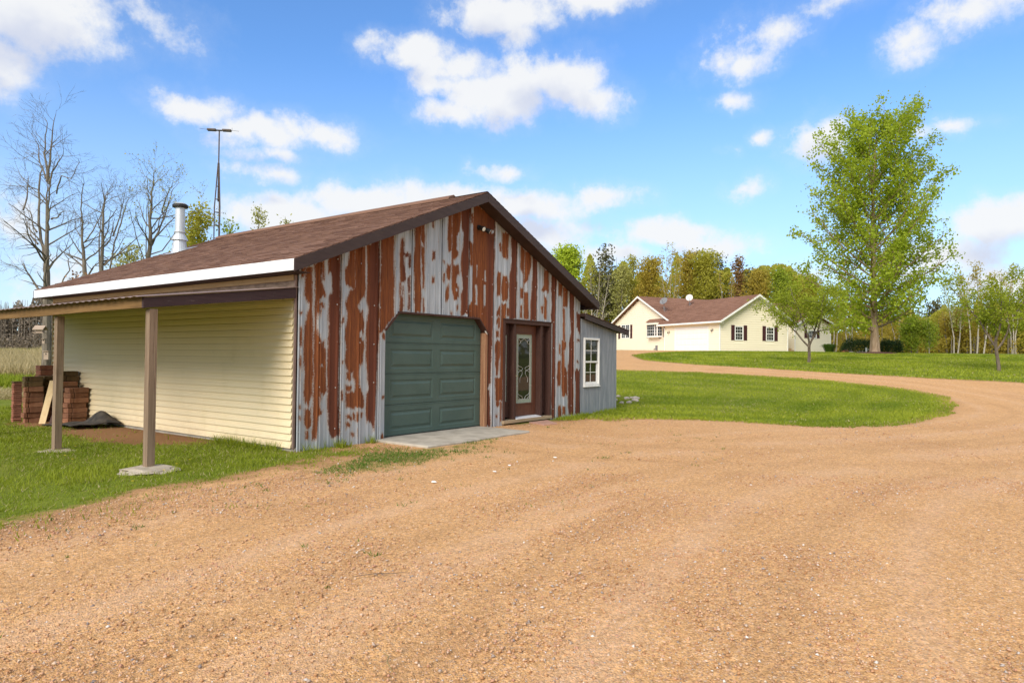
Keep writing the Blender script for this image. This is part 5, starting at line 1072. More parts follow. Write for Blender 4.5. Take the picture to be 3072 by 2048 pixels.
def shutter(axis_, c, a0, a1, z0, z1, out=-1):
    P = (lambda a, d, z: (a, c+out*d, z)) if axis_ == 'y' else (lambda a, d, z: (c+out*d, a, z))
    mb = MB()
    def bx(a, b, d0, d1, p, q): mb.hexa([P(a,d0,p),P(b,d0,p),P(b,d1,p),P(a,d1,p),P(a,d0,q),P(b,d0,q),P(b,d1,q),P(a,d1,q)])
    bx(a0, a1, .032, .05, z0, z1); bx(a0, a0+.05, .05, .062, z0, z1); bx(a1-.05, a1, .05, .062, z0, z1)
    k = int((z1-z0)/.08)
    for i in range(k):
        z = z0+(i+.2)*(z1-z0)/k; bx(a0+.05, a1-.05, .05, .060, z, z+.045)
    mb.build('shutter', M['shutter'], house)
win('y', 0, 1.74, 2.54, 1.06, 2.2, 3, 2); win('y', 0, 5.40, 6.20, 1.06, 2.2, 3, 2)
for a, b in ((1.24,1.62),(2.68,3.06),(4.88,5.27),(6.31,6.70)): shutter('y', 0, a, b, .98, 2.37)
win('y', 1.5, 12.06, 13.1, 1.45, 2.12, 4, 2, False)
shutter('y', 1.5, 13.20, 13.56, 1.40, 2.18); shutter('y', 1.5, 11.58, 11.94, 1.40, 2.18)
win('x', MX0, 16.18, 17.80, 1.56, 2.97, 2, 3, True, units=2)
for a, b in ((15.57,15.97),(18.10,18.48),(9.36,9.66),(12.46,12.72)): shutter('x', MX0, a, b, 1.45, 3.0)
# box bay
bay = MB(); bay.prism([(MX0-.001,9.86,1.46),(MX0-.50,10.15,1.46),(MX0-.50,12.05,1.46),(MX0-.001,12.36,1.46)], (0,0,.10)); bay.prism([(MX0-.001,9.86,2.92),(MX0-.50,10.15,2.92),(MX0-.50,12.05,2.92),(MX0-.001,12.36,2.92)], (0,0,.12))
bay.prism([(MX0-.001,10.25,1.20),(MX0-.30,10.25,1.42),(MX0-.30,12.0,1.42),(MX0-.001,12.0,1.20)], (0,0,.04))
bayo = bay.build('bay_window', M['white'], house)
MB().hexa([(MX0-.001,9.7,3.05),(MX0-.62,10.0,3.05),(MX0-.62,12.2,3.05),(MX0-.001,12.5,3.05),(MX0-.001,9.9,3.42),(MX0-.04,10.1,3.42),(MX0-.04,12.1,3.42),(MX0-.001,12.3,3.42)]).build('bay_roof', M['house_shingle'], bayo)
for (p, q, cols) in (((MX0-.48,10.17),(MX0-.48,10.62),2),((MX0-.48,10.62),(MX0-.48,12.03),4),((MX0-.02,9.9),(MX0-.48,10.17),2),((MX0-.48,12.03),(MX0-.02,12.32),2)):
    p = Vector((*p, 0)); q = Vector((*q, 0)); n = Vector((-(q-p).y, (q-p).x, 0)).normalized()
    mbf = MB(); mbg = MB()
    def bx(mb, s0, s1, d0, d1, za, zb):
        A = p+(q-p)*s0; B = p+(q-p)*s1
        mb.hexa([A+n*d0+Vector((0,0,za)), B+n*d0+Vector((0,0,za)), B+n*d1+Vector((0,0,za)), A+n*d1+Vector((0,0,za)), A+n*d0+Vector((0,0,zb)), B+n*d0+Vector((0,0,zb)), B+n*d1+Vector((0,0,zb)), A+n*d1+Vector((0,0,zb))])
    w = (q-p).length; e_ = .06/w
    bx(mbg, e_, 1-e_, .0, .01, 1.62, 2.86)
    bx(mbf, 0, e_, -.02, .03, 1.561, 2.919); bx(mbf, 1-e_, 1, -.02, .03, 1.561, 2.919); bx(mbf, e_, 1-e_, -.02, .03, 1.561, 1.62); bx(mbf, e_, 1-e_, -.02, .03, 2.86, 2.919)
    for i in range(1, cols): s = e_+(1-2*e_)*i/cols; bx(mbf, s-.012/w, s+.012/w, .012, .02, 1.62, 2.86)
    for i in range(1, 4): z = 1.62+1.24*i/4; bx(mbf, e_, 1-e_, .0125, .0195, z-.012, z+.012)
    mbf.build('bay_frame', M['white'], bayo); mbg.build('pane', M['glass_house'], bayo)
# lanterns, floodlight, meter, steps
for y in (.93, 7.55):
    l = MB().box(-.045,y-.05,1.80,-.031,y+.05,2.0).build('wall_lantern', M['black_metal'], house)
    MB().tube([(-.04,y,1.95),(-.16,y,2.0),(-.22,y,1.95)], .015, 5).build('arm', M['black_metal'], l)
    MB().lathe([(.03,-.15),(.07,-.06),(.09,-.03),(.02,.03)], (-.22,y,1.90), 8).build('lantern_head', M['black_metal'], l)
MB().lathe([(.05,0),(.07,.1),(.03,.16)], (4.0,-.08,3.85), 8).build('floodlight', M['black_metal'], house)
m_ = MB().box(MX0-.16,10.7,.10,MX0-.031,10.95,.62).build('utility_meter', M['dish'], house); MB().tube([(MX0-.1,10.95,.25),(MX0-.1,11.25,.3),(MX0-.1,11.3,.02)], .03, 6).build('meter_pipe', M['dish'], m_)
MB().box(7.95,.9,-.6,10.3,3.2,.02).build('porch_slab', M['concrete'], house)
for i in range(2): MB().box(8.2,1.4+.35*i,.02+.17*i,10.2,2.4,.19+.17*i-.004).build('step', M['orange'] if 0 else M['tan_wood'], house)
def dish(label, loc, rz_, tilt, size, mat, leg):
    r = root('satellite_dish', label, 'satellite dish', loc, rz_)
    mb = MB(); n = 20; V = []
    prof = [(size*.02, .0), (size*.5, size*.06), (size*.85, size*.17), (size, size*.25)]
    mb.lathe(prof+[(size*.98, size*.27), (size*.84, size*.19), (size*.5, size*.08), (size*.02, .02)], (0,0,0), n)
    d = mb.build('reflector', mat, r, smooth=True); d.location = (0,0,leg); d.rotation_euler = (0, tilt, 0)
    a = Vector((math.sin(tilt), 0, math.cos(tilt)))
    MB().tube([(0,0,leg-size*.9), tuple(Vector((0,0,leg))+a*size*.5+Vector((0,0,-size*.7))), tuple(Vector((0,0,leg))+a*size*1.1+Vector((0,0,-size*.35)))], .018, 5).build('feed_arm', M['dish'], r)
    MB().lathe([(.05,-.06),(.06,.06)], tuple(Vector((0,0,leg))+a*size*1.1+Vector((0,0,-size*.35))), 8).build('feed_horn', mat, r)
    MB().tube([(0,0,0),(.02,0,leg*.5),(-.04,0,leg)], .028, 6).build('mast', M['dish'], r)
    for s in (-1, 1): MB().tube([(.25*s,.3,-.05),(0,0,leg*.6)], .014, 5).build('brace', M['dish'], r)
    return r
def hw(x, y, z):
    c, s = math.cos(HN), math.sin(HN); return (HO_[0]+c*x-s*y, HO_[1]+s*x+c*y, HO_[2]+z)
dish('grey satellite dish on the mast above the bay window roof slope', hw(1.25,10.3,3.98), HN+math.pi+.4, 1.0, .44, M['dish'], 1.25)
dish('white round satellite dish standing on the garage roof ridge line', hw(3.2,8.6,4.6), HN+math.pi+.75, 1.25, .36, M['dish_white'], .95)
dish('black satellite dish at the left end of the house roof', hw(3.0,20.3,2.95), HN+math.pi+.5, 1.0, .42, M['black_metal'], 1.75)

# ------------------------------------------------------------------ trees
def quad_leaves(P, size, rg, aspect=.6, droop=0.0):
    n = len(P); a = rg.normal(size=(n,3)); a /= np.linalg.norm(a, axis=1)[:,None]
    a[:,2] -= droop; a /= np.linalg.norm(a, axis=1)[:,None]
    b = rg.normal(size=(n,3)); b -= (b*a).sum(1)[:,None]*a; b /= np.linalg.norm(b, axis=1)[:,None]
    s = (size*rg.uniform(.6,1.35,n))[:,None]
    V = np.stack([P-a*s*.5, P+b*s*aspect*.5+a*s*.05, P+a*s*.5, P-b*s*aspect*.5+a*s*.05], 1).reshape(-1,3)
    F = np.arange(4*n).reshape(n,4); return V, F
def tubes(mb, lines, sides=(7,5,4,3)):
    for pts, rads, lev in lines: mb.tube(pts, rads, sides[min(lev, 3)], cap=False)
class Tree:
    def __init__(s, seed): s.r = random.Random(seed); s.lines = []; s.att = []
    def limb(s, p, d, length, rad, lev, segs=5, wob=.18, up=.15, tipr=.25):
        pts = [Vector(p)]; d = Vector(d).normalized(); rads = [rad]
        for i in range(segs):
            d = (d+Vector((s.r.gauss(0,wob), s.r.gauss(0,wob), s.r.gauss(0,wob)*.6+up*.35))).normalized()
            pts.append(pts[-1]+d*(length/segs)); rads.append(rad*(1-(1-tipr)*(i+1)/segs))
        s.lines.append((pts, rads, lev)); return pts, rads
    def spray(s, pts, rads, n, length, lev, ang=.8, t0=.25, wob=.2, up=.15, segs=4):
        out = []
        for k in range(n):
            t = t0+(1-t0)*(k+s.r.random())/n; i = min(int(t*(len(pts)-1)), len(pts)-2); f = t*(len(pts)-1)-i
            p = pts[i].lerp(pts[i+1], f); ax = (pts[i+1]-pts[i]).normalized()
            o = ax.orthogonal().normalized(); o = Matrix.Rotation(s.r.uniform(0, 2*math.pi), 3, ax) @ o
            a = ang*s.r.uniform(.7, 1.3); d = ax*math.cos(a)+o*math.sin(a)
            r = max(.004, (rads[i]*(1-f)+rads[i+1]*f)*.55)
            out.append(s.limb(p, d, length*s.r.uniform(.6,1.2)*(1.1-.5*t), r, lev, segs, wob, up))
        return out
def finish(rt, tr, bark, leafmat, nleaf, lsize, spread, seed, part_t=0.3, aspect=.65, attr_lines=None, droop=0., clump=0, smin=0.):
    mb = MB(); tubes(mb, [l for l in tr.lines]); mb.build('trunk', bark, rt)
    if nleaf:
        rg = np.random.default_rng(seed); src = attr_lines or [l for l in tr.lines if l[2] >= 2]
        seg = []
        for pts, rads, lev in src:
            for a, b in zip(pts[:-1], pts[1:]): seg.append((*a, *b))
        seg = np.array(seg); ln = np.linalg.norm(seg[:,3:]-seg[:,:3], axis=1); pr = ln/ln.sum()
        if clump:
            nc = max(1, nleaf//clump); ii = rg.choice(len(seg), nc, p=pr); t = rg.random(nc)[:,None]
            C = seg[ii,:3]*(1-t)+seg[ii,3:]*t+rg.normal(0, spread*.6, (nc,3)); P = np.repeat(C, clump, 0)+rg.normal(0, lsize*1.1, (nc*clump,3)); tint0 = np.repeat(rg.random(nc), clump)
        else:
            ii = rg.choice(len(seg), nleaf, p=pr); t = rg.random(nleaf)[:,None]; P = seg[ii,:3]*(1-t)+seg[ii,3:]*t+rg.normal(0, spread, (nleaf,3)); tint0 = rg.random(nleaf)
        V, F = quad_leaves(P, lsize, rg, aspect, droop)
        tint = np.clip(.15+.5*tint0+.35*rg.random(len(P)), 0, 1)
        np_mesh('crown', V, F, leafmat, rt, {'tint': np.repeat(tint, 4)}, kind='stuff')
def prof_tree(seed, H, tr_r, h0, nbr, prof, ang, lean=(0,0), nsub=7, sublen=.38, wob=.1, nsub2=0):
    T = Tree(seed); r = T.r; pts = []; rads = []
    for i in range(11):
        t = i/10; pts.append(Vector((lean[0]*t*H+.02*H*t*math.sin(3*t+seed)*.6, lean[1]*t*H+.015*H*t*math.cos(4*t+seed), H*t*.97)))
        rads.append(tr_r*((1-t)**.9*.93+.05)*(1+.45*math.exp(-t*28)))
    T.lines.append((pts, rads, 0))
    for k in range(nbr):
        t = h0+(.97-h0)*((k+r.random())/nbr); i = min(int(t*10), 9); p = pts[i].lerp(pts[i+1], t*10-i)
        az = k*2.399+r.uniform(-.4,.4); a = ang(t)*r.uniform(.85,1.15); L = min(prof(t)/max(.35, math.cos(a)), max(.5, (H*1.0-p.z)*1.0/max(.3, math.sin(a)+.12)))*r.uniform(.75,1.08)
        d = Vector((math.cos(az)*math.cos(a), math.sin(az)*math.cos(a), math.sin(a)))
        b = T.limb(p, d, L, max(.012, tr_r*(1-t)*.38+.01), 1, 6, wob, .22)
        for c in T.spray(*b, nsub, L*sublen, 2, .75, .2, .2, .15):
            if nsub2: T.spray(*c, nsub2, L*sublen*.5, 3, .8, .2, .2, .1, 3)
    return T
# the tall poplar
def ip(xs, ys): return lambda t: float(np.interp(t, xs, ys))
bx_, by_ = at(2625, 55.4); R_ = root('poplar_tree', 'tall broad poplar with fresh green leaves standing on the lawn right of the house', 'tree', (bx_, by_, tz(bx_, by_)-.05), .3)
T = prof_tree(11, 19.7, .30, .08, 88, ip([.1,.2,.35,.5,.62,.75,.88,1],[5.3,6.2,6.3,6.0,5.4,4.6,3.6,2.2]), ip([.1,.3,.6,1],[.2,.48,.62,.72]), nsub=10, sublen=.36)
finish(R_, T, M['poplar_bark'], M['leaf_poplar'], 52000, .19, .22, 5, aspect=.8, clump=9)
mu = MB(); mu.lathe([(1.9,-.25),(1.75,.02),(1.0,.12),(.3,.15)], (0,0,0), 28); mo = mu.build('mulch_bed', M['mulch']); mo.location = (bx_, by_, tz(bx_, by_)); tag(mo, 'ring of dark red mulch round the foot of the poplar', 'mulch bed')
# two low orchard trees on the lawn
def fruit(px, d, H, w, seed, label):
    x, y = at(px, d); rt = root('fruit_tree', label, 'tree', (x, y, tz(x, y)-.03), seed)
    T = Tree(seed); r = T.r
    stem = T.limb((0,0,0), (.05,0,1), H*.24, .085, 0, 4, .06, .1, .85)
    for k in range(4):
        az = k*1.6+r.uniform(-.3,.3); e_ = r.uniform(.7,1.15)
        m = T.limb(stem[0][-1]-Vector((0,0,.08*k)), (math.cos(az)*math.cos(e_), math.sin(az)*math.cos(e_), math.sin(e_)), H*.72, .055, 1, 7, .14, .18)
        for b in T.spray(*m, 8, w*.72, 2, 1.0, .22, .18, .05):
            T.spray(*b, 6, w*.36, 3, .8, .2, .25, .02, 3)
    finish(rt, T, M['bark'], M['leaf_fruit'], 9000, .105, .18, seed, aspect=.6, clump=5)
    return rt
fruit(2427, 37.6, 4.75, 2.15, 3, 'small spreading tree with yellow-green leaves in front of the house gable end')
fruit(2997, 32.7, 4.9, 2.0, 8, 'small forked tree with bright green leaves near the right edge of the lawn')
# bare trees left of and behind the shed
def bare(px, d, base_py, seed, H, rad, leaders, label, leaf=None, twig=True, nm='bare_tree'):
    x, y = at(px, d); z = tz(x, y)-.05; rt = root(nm, label, 'tree', (x, y, z))
    T = Tree(seed); r = T.r
    for L in leaders:   # limb paths given in metres across and up from the foot, each at its own depth
        pts = []; dep = L[0]; r0 = L[1]*(.5 if L[1] < .105 else .95)
        for i, (a, h) in enumerate(L[2]):
            t = i/(len(L[2])-1); q = dep*t
            pts.append(Vector((RH[0]*a+FH[0]*q, RH[1]*a+FH[1]*q, h)))
        # subdivide with a little wander
        P2 = []
        for a, b in zip(pts[:-1], pts[1:]):
            for k in range(3): P2.append(a.lerp(b, k/3)+Vector((r.gauss(0,.012), r.gauss(0,.012), r.gauss(0,.01)))*(1 if k else 0))
        P2.append(pts[-1]); n = len(P2); rads = [r0*((1-i/(n-1))**(1.15 if r0 > .1 else .9)*.95+.05) for i in range(n)]
        T.lines.append((P2, rads, 0 if r0 > .1 else 1))
        ln = sum((b-a).length for a, b in zip(P2[:-1], P2[1:]))
        if twig:
            for b in T.spray(P2, rads, max(5, int(ln*1.9)), min(1.9, ln*.45), 2, .9, .25, .16, .12, 6):
                for c in T.spray(*b, 5, .75, 3, .75, .2, .18, .1, 3): T.spray(*c, 2, .32, 3, .6, .3, .2, .1, 2)
    mb = MB(); tubes(mb, T.lines, (9,6,4,3)); mb.build('trunk', M['grey_bark'], rt)
    if leaf:
        fm = leaf[0]; src = [l for l in T.lines if l[2] >= 2]; lv = Tree(1); lv.lines = []
        rg = np.random.default_rng(seed); pts = np.array([p for l in src for p in l[0][1:]]); P = pts[rg.choice(len(pts), leaf[1])]+rg.normal(0, .07, (leaf[1],3))
        V, F = quad_leaves(P, leaf[2], rg, .6); np_mesh('crown', V, F, fm, rt, {'tint': np.repeat(rg.random(leaf[1]), 4)}, kind='stuff')
    return rt
k1 = 23/2048
def pxs(base, d, pts): return [((x-base[0])/2048*d, (base[1]-y)/2048*d) for x, y in pts]
def C1(l, base, d): return pxs(base, d, [(x/3.016, 300+y/3.016) for x, y in l])
b1 = (141, 1187); d1_ = 22.5
bare(141, d1_, 1187, 21, 10, .17, [
 (0,.17,pxs(b1,d1_,[(141,1187),(140,1000),(136,820),(133,720),(130,600),(129,540)])),
 (.5,.085,C1([(390,720),(370,600),(320,450),(310,350),(305,150),(262,80)],b1,d1_)),
 (-.4,.085,C1([(400,720),(430,560),(460,400),(490,230),(535,100)],b1,d1_)),
 (.8,.06,C1([(375,690),(330,620),(250,480),(215,370),(150,270),(70,200)],b1,d1_)),
 (-.8,.07,C1([(405,740),(470,650),(560,570),(640,520),(680,455)],b1,d1_)),
 (.6,.10,C1([(395,1460),(330,1240),(290,1020),(268,800),(262,620),(270,540),(235,560),(180,495)],b1,d1_)),
 (-.7,.08,C1([(405,1180),(440,1060),(465,900),(500,780),(545,640),(600,520)],b1,d1_)),
 (-1.,.06,C1([(440,1060),(560,1060),(660,1030),(830,1040)],b1,d1_)),
 (.7,.06,C1([(310,1180),(240,1120),(180,980),(90,920),(0,885)],b1,d1_)),
 (.5,.06,C1([(320,1290),(220,1200),(110,1180),(0,1175)],b1,d1_)),
 (-.5,.05,C1([(390,900),(330,800),(270,780),(150,790),(0,765)],b1,d1_)),
 (1.,.06,C1([(180,980),(150,800),(90,660),(20,570)],b1,d1_)),
 (.8,.055,C1([(410,1300),(540,1180),(600,1100),(660,1000)],b1,d1_)),
 (-.9,.05,C1([(480,830),(560,680),(690,720),(800,590),(835,570)],b1,d1_)),
 (.9,.09,C1([(400,1800),(230,1620),(90,1480),(0,1400)],b1,d1_)),
], 'tall bare tree with several grey leaders left of the shed, birdhouses on its trunk')
def C5(l, base, d): return pxs(base, d, [(80+x/2.868, 560+y/2.868) for x, y in l])
b2 = (262, 1130); d2_ = 27
bare(262, d2_, 1130, 22, 8, .13, [
 (0,.13,[(0,0)]+C5([(510,760),(480,560),(460,400),(455,200),(440,120)],b2,d2_)),
 (.6,.06,C5([(470,450),(440,330),(400,300),(340,230),(330,140),(370,90)],b2,d2_)),
 (-.6,.06,C1([(730,1000),(725,880),(760,700),(790,640),(800,580)],b2,d2_)),
 (.6,.06,C1([(740,1180),(800,1060),(850,900),(880,740),(870,690)],b2,d2_)),
 (-.4,.06,C5([(250,820),(310,700),(375,620),(370,520),(340,470),(400,330),(450,260)],b2,d2_)),
], 'bare twisting tree behind the far eave of the shed, just right of the tallest one')
b3 = (300, 1130); d3_ = 29
bare(300, d3_, 1130, 23, 8, .11, [
 (0,.11,[(0,0)]+C1([(900,1560),(910,1200),(905,900),(925,780),(990,740)],b3,d3_)),
 (.5,.09,[(.2,0)]+C1([(955,1560),(990,1200),(1040,1000),(1060,850),(1075,770)],b3,d3_)),
 (-.5,.07,C1([(1000,1150),(1080,980),(1130,850),(1170,740)],b3,d3_)),
 (.6,.07,C1([(890,1480),(850,1150),(840,950),(860,880)],b3,d3_)),
 (-.5,.06,C1([(930,1420),(1050,1300),(1130,1200),(1190,1140)],b3,d3_)),
], 'bare tree with two slim straight stems midway between the tallest one and the flue')
b4 = (440, 1120); d4_ = 30
bare(440, d4_, 1120, 24, 8, .13, [
 (0,.13,[(0,0)]+C1([(1325,1420),(1340,1150),(1330,980),(1345,800),(1360,600),(1370,500)],b4,d4_)),
 (.6,.09,C1([(1335,1250),(1400,1080),(1440,920),(1480,700),(1530,610)],b4,d4_)),
 (-.6,.07,C1([(1440,920),(1500,780),(1570,690),(1600,640)],b4,d4_)),
 (.5,.06,C1([(1340,1300),(1440,1260),(1550,1080),(1650,925),(1750,830),(1800,750)],b4,d4_)),
 (-.6,.05,C1([(1310,1400),(1230,1130),(1200,930),(1170,850)],b4,d4_)),
 (.7,.05,C1([(1310,1380),(1270,1060),(1250,830),(1240,760)],b4,d4_)),
 (-.5,.05,C1([(1400,1080),(1450,950),(1560,900),(1620,820)],b4,d4_)),
], 'branching tree just left of the flue, hung with a few tiny new leaves', leaf=(M['leaf_pale'], 900, .075), nm='budding_tree')
# leafy young trees behind the ridge
def leafy(nm, px, d, top_py, half_w, seed, leafmat, bark, label, n=2600, ls=.16, h0=.2, nb=26, ang=.6, group=None, tw=.10, clump=0, sp=None, z=None, lean=(0,0), full=1.0, sub=6):
    x, y = at(px, d); zb = tz(x, y)-.05; H = height_at(px, top_py, d)-zb
    rt = root(nm, label, 'tree', (x, y, zb), seed*1.7, group)
    w = half_w/2048*d
    T = prof_tree(seed, H, tw, h0, nb, ip([0,h0,.45,.7,.9,1],[w*.3*full,w*.65*full,w,w*.8,w*.45,w*.12]), ip([0,.5,1],[ang,ang+.2,1.25]), lean, nsub=sub)
    finish(rt, T, bark, leafmat, n, ls, sp if sp else ls*1.2, seed, clump=clump)
    return rt
leafy('young_tree', 590, 33, 600, 48, 31, M['leaf_olive'], M['grey_bark'], 'dense dull green tree between the flue and the antenna tower', 2600, .17)
leafy('young_tree', 560, 36, 690, 60, 32, M['leaf_green'], M['grey_bark'], 'lower light green tree just left of the antenna tower foot', 2200, .17)
leafy('young_tree', 690, 34, 650, 42, 33, M['leaf_green'], M['grey_bark'], 'small light green tree just right of the antenna tower', 1400, .15)
leafy('young_tree', 775, 33, 618, 45, 34, M['leaf_pale'], M['grey_bark'], 'pale feathery tree top showing over the middle of the shed ridge', 1300, .13)
leafy('young_tree', 850, 33, 632, 30, 35, M['leaf_pale'], M['grey_bark'], 'smallest pale tree top over the shed ridge, nearest the gable peak', 700, .12)
leafy('young_tree', 385, 34, 735, 70, 36, M['leaf_pale'], M['grey_bark'], 'low leafy pale tree over the shed roof left of the flue', 2000, .14)
leafy('oak_sapling', 215, 20.5, 800, 26, 37, M['deadleaf'], M['bark'], 'sapling holding brown dead leaves behind the far corner of the shed', 500, .10, .35, 16, .5, tw=.03)
# birdhouses
x0_, y0_ = at(120, 21.6); bh = root('bird_feeder', 'gabled wooden bird feeder hanging left of the bare trunk', 'bird feeder', (x0_, y0_, height_at(112, 999, 21.6)), -YAW)
MB().box(-.16,-.10,.0,.16,.10,.02).build('tray', M['feeder'], bh); MB().box(-.10,-.06,.02,.10,.06,.12).build('box', M['feeder'], bh)
MB().prism([(-.17,-.13,.10),(-.17,0,.22),(-.17,.13,.10),(-.17,.13,.12),(-.17,0,.245),(-.17,-.13,.12)], (.34,0,0)).build('roof', M['feeder'], bh)
MB().tube([(0,0,.24),(.02,0,.5),(.35,.1,.75)], .008, 5).build('hanger', M['black_metal'], bh)
for lab, px_, py_ in (('weathered nest box with a round hole low on the bare trunk', 142, 1078), ('smaller nest box above the other one on the bare trunk', 133, 1030)):
    x, y = at(px_, 22.15 if py_ > 1050 else 22.2); b_ = root('nest_box', lab, 'birdhouse', (x, y, height_at(px_, py_, 22.2)), -YAW)
    k = 1 if py_ > 1050 else .55
    MB().box(-.075*k,-.05,0,.075*k,.05,.26*k).build('box', M['feeder'], b_); MB().box(-.095*k,-.09,.262*k,.095*k,.06,.285*k).build('roof', M['feeder'], b_)
    h = MB().lathe([(.022,0),(.02,.006)], (0,0,0), 10).build('hole', M['black_metal'], b_); h.location = (0,-.051,.18*k); h.rotation_euler = (math.pi/2,0,0)
# clipped bushes, day lilies, post
def bush(px, d, w, h, seed, label, mat='hedge', n=5200, ls=.10):
    x, y = at(px, d); z = tz(x, y)-.03; rg = np.random.default_rng(seed)
    a = rg.normal(size=(n,3)); a /= np.linalg.norm(a, axis=1)[:,None]; a[:,2] = np.abs(a[:,2])
    r = rg.uniform(.72,1.04,n)[:,None]*(1+.09*np.sin(a[:,:1]*7+seed)+.07*np.cos(a[:,1:2]*9))
    P = np.sign(a)*np.abs(a)**.75*r*np.array([w/2, w/2, h]); P[:,2] += .02
    V, F = quad_leaves(P, ls, rg, .6); o = np_mesh('bush', V, F, M[mat], None, {'tint': np.repeat(rg.random(n), 4)})
    o.location = (x, y, z); o.rotation_euler.z = -YAW; return tag(o, label, 'bush')
bush(2572, 62, 2.7, 1.28, 41, 'wide dark clipped bush left of the poplar trunk')
bush(2672, 63, 1.95, 1.22, 42, 'rounder dark clipped bush right of the poplar trunk')
def lily(px, d, w, h, seed):
    x, y = at(px, d); rg = np.random.default_rng(seed); n = 420; V = []; F = []
    for i in range(n):
        az = rg.uniform(0, 6.28); r0 = rg.uniform(0, w*.2); L = h*rg.uniform(.7,1.2); out = rg.uniform(.2,.75)*w*.5
        p0 = np.array([math.cos(az)*r0, math.sin(az)*r0, 0]); p1 = p0+np.array([math.cos(az)*out*.5, math.sin(az)*out*.5, L*.9]); p2 = p0+np.array([math.cos(az)*out, math.sin(az)*out, L*.7])
        s = np.array([-math.sin(az), math.cos(az), 0])*.02; b = len(V); V += [p0-s, p0+s, p1+s, p1-s, p2]; F += [(b,b+1,b+2,b+3),(b+3,b+2,b+4,b+4)]
    me = bpy.data.meshes.new('day_lily'); me.from_pydata([tuple(v) for v in V], [], [f if f[2] != f[3] else f[:3] for f in F]); me.materials.append(M['weed'])
    a_ = me.attributes.new('tint', 'FLOAT', 'POINT'); a_.data.foreach_set('value', rg.random(len(V)).astype(np.float32))
    o = link('day_lily', me); o.location = (x, y, tz(x, y)); return tag(o, 'clump of arching green leaves at the right corner of the house', 'plant')
lily(2488, 66, 1.9, .75, 5)
x, y = at(2599, 60.5); tag(MB().lathe([(.07,0),(.07,.42),(.085,.43),(.085,.46),(.05,.48)], (0,0,0), 12).build('vent_pipe', M['white']), 'short white pipe standing between bush and poplar trunk', 'pipe').location = (x, y, tz(x, y)-.02)
for i, (px_, w_) in enumerate(((2582,.9),(2612,.5),(2555,.5))):
    x, y = at(px_, 61); o = rock('edging_stone', M['white_rock'], (x, y, tz(x, y)+.02), (w_*.5,.15,.10), i*3.3+.7, n=2); o.rotation_euler.z = -YAW
    tag(o, ['long white edging stone at the foot of the dark bush', 'white edging stone touching the poplar trunk side', 'white edging stone next to the orange one'][i], 'stone')
x, y = at(2540, 62); tag(rock('boulder', M['orange'], (x, y, tz(x, y)+.06), (.42,.25,.16), 8.8, n=2), 'low orange boulder left of the dark clipped bush', 'boulder').rotation_euler.z = -YAW

# ------------------------------------------------------------------ the wood behind the house: every tree that stands out is its own
def pine(px, d, top_py, half_w, seed, label, n=1500):
    x, y = at(px, d); zb = tz(x, y)-.05; H = height_at(px, top_py, d)-zb; rt = root('pine_tree', label, 'tree', (x, y, zb), seed*.9, None)
    w = half_w/2048*d
    T = prof_tree(seed, H, .17, .35, 34, ip([0,.35,.6,.85,1],[w,w,w*.95,w*.65,w*.15]), ip([0,1],[.05,.5]), nsub=6, sublen=.3)
    finish(rt, T, M['bark'], M['needle'], n, .42, .22, seed, aspect=.5, clump=5)
def bare_birch(px, d, top_py, half_w, seed, label, stems=3, leafmat='leaf_bronze', n=700, spread=.5, ls=.2, nm='birch_tree', bark='birch', h0=.35, offs=.9):
    x, y = at(px, d); zb = tz(x, y)-.05; H = height_at(px, top_py, d)-zb; rt = root(nm, label, 'tree', (x, y, zb))
    w = half_w/2048*d; T = Tree(seed); r = T.r
    for s in range(stems):
        lean = (s-(stems-1)/2)/max(1, stems-1)*2 if stems > 1 else 0
        dx = lean*w*.62; pts = []; rads = []
        for i in range(9):
            t = i/8; q = dx*t**1.2+.12*math.sin(5*t+s+seed); dep = r.uniform(-.1,.1)
            pts.append(Vector((RH[0]*(q+lean*.2*offs)+FH[0]*dep, RH[1]*(q+lean*.2*offs)+FH[1]*dep, H*t*(1-.12*abs(lean))))); rads.append(.085*(1-t*.92))
        T.lines.append((pts, rads, 0))
        for b in T.spray(pts, rads, 16, w*.62, 1, .6, h0, .16, .3, 5):
            for c in T.spray(*b, 6, w*.26, 2, .7, .2, .2, .05, 3): pass
    finish(rt, T, M[bark], M[leafmat] if n else None, n, ls, .22, seed, droop=.3)
WD = 86
leafy('maple_tree', 1700, 84, 742, 59, 51, M['leaf_lime'], M['bark'], 'bright lime green tree just right of the shed gable peak slope', 8840, .30, .3, 34, .6, tw=.16, clump=5, sp=.4)
pine(1812, 90, 735, 40, 52, 'dark pine towering left of the house beside the lime green tree', 1900)
bare_birch(1782, 83, 790, 72, 53, 'pale many-stemmed birch, almost leafless, above the lean-to roof', 4, 'leaf_pale', 500)
leafy('aspen_tree', 1862, 85, 795, 36, 54, M['leaf_pale'], M['grey_bark'], 'pale green slender tree between dark pine and house roof peak', 2300, .24, .25, 30, .8, tw=.12)
leafy('aspen_tree', 1895, 88, 770, 30, 55, M['leaf_olive'], M['grey_bark'], 'thin yellowish tree rising over the left gable of the house', 2200, .24, .25, 30, .8, tw=.12)
leafy('maple_tree', 1945, 85, 778, 55, 56, M['leaf_bronze'], M['grey_bark'], 'rounded bronze tree right above the left gable peak', 7140, .26, .2, 32, .6, tw=.14, clump=4, sp=.4)
bare_birch(2013, 82, 738, 40, 57, 'tall many-stemmed white tree with thin bronze top behind the house roof', 5, 'leaf_bronze', 1500, nm='aspen_tree')
leafy('maple_tree', 2068, 88, 758, 46, 58, M['leaf_bronze'], M['grey_bark'], 'bronze tree directly right of the tall white-stemmed one', 6120, .26, .2, 32, .6, tw=.14, clump=4, sp=.4)
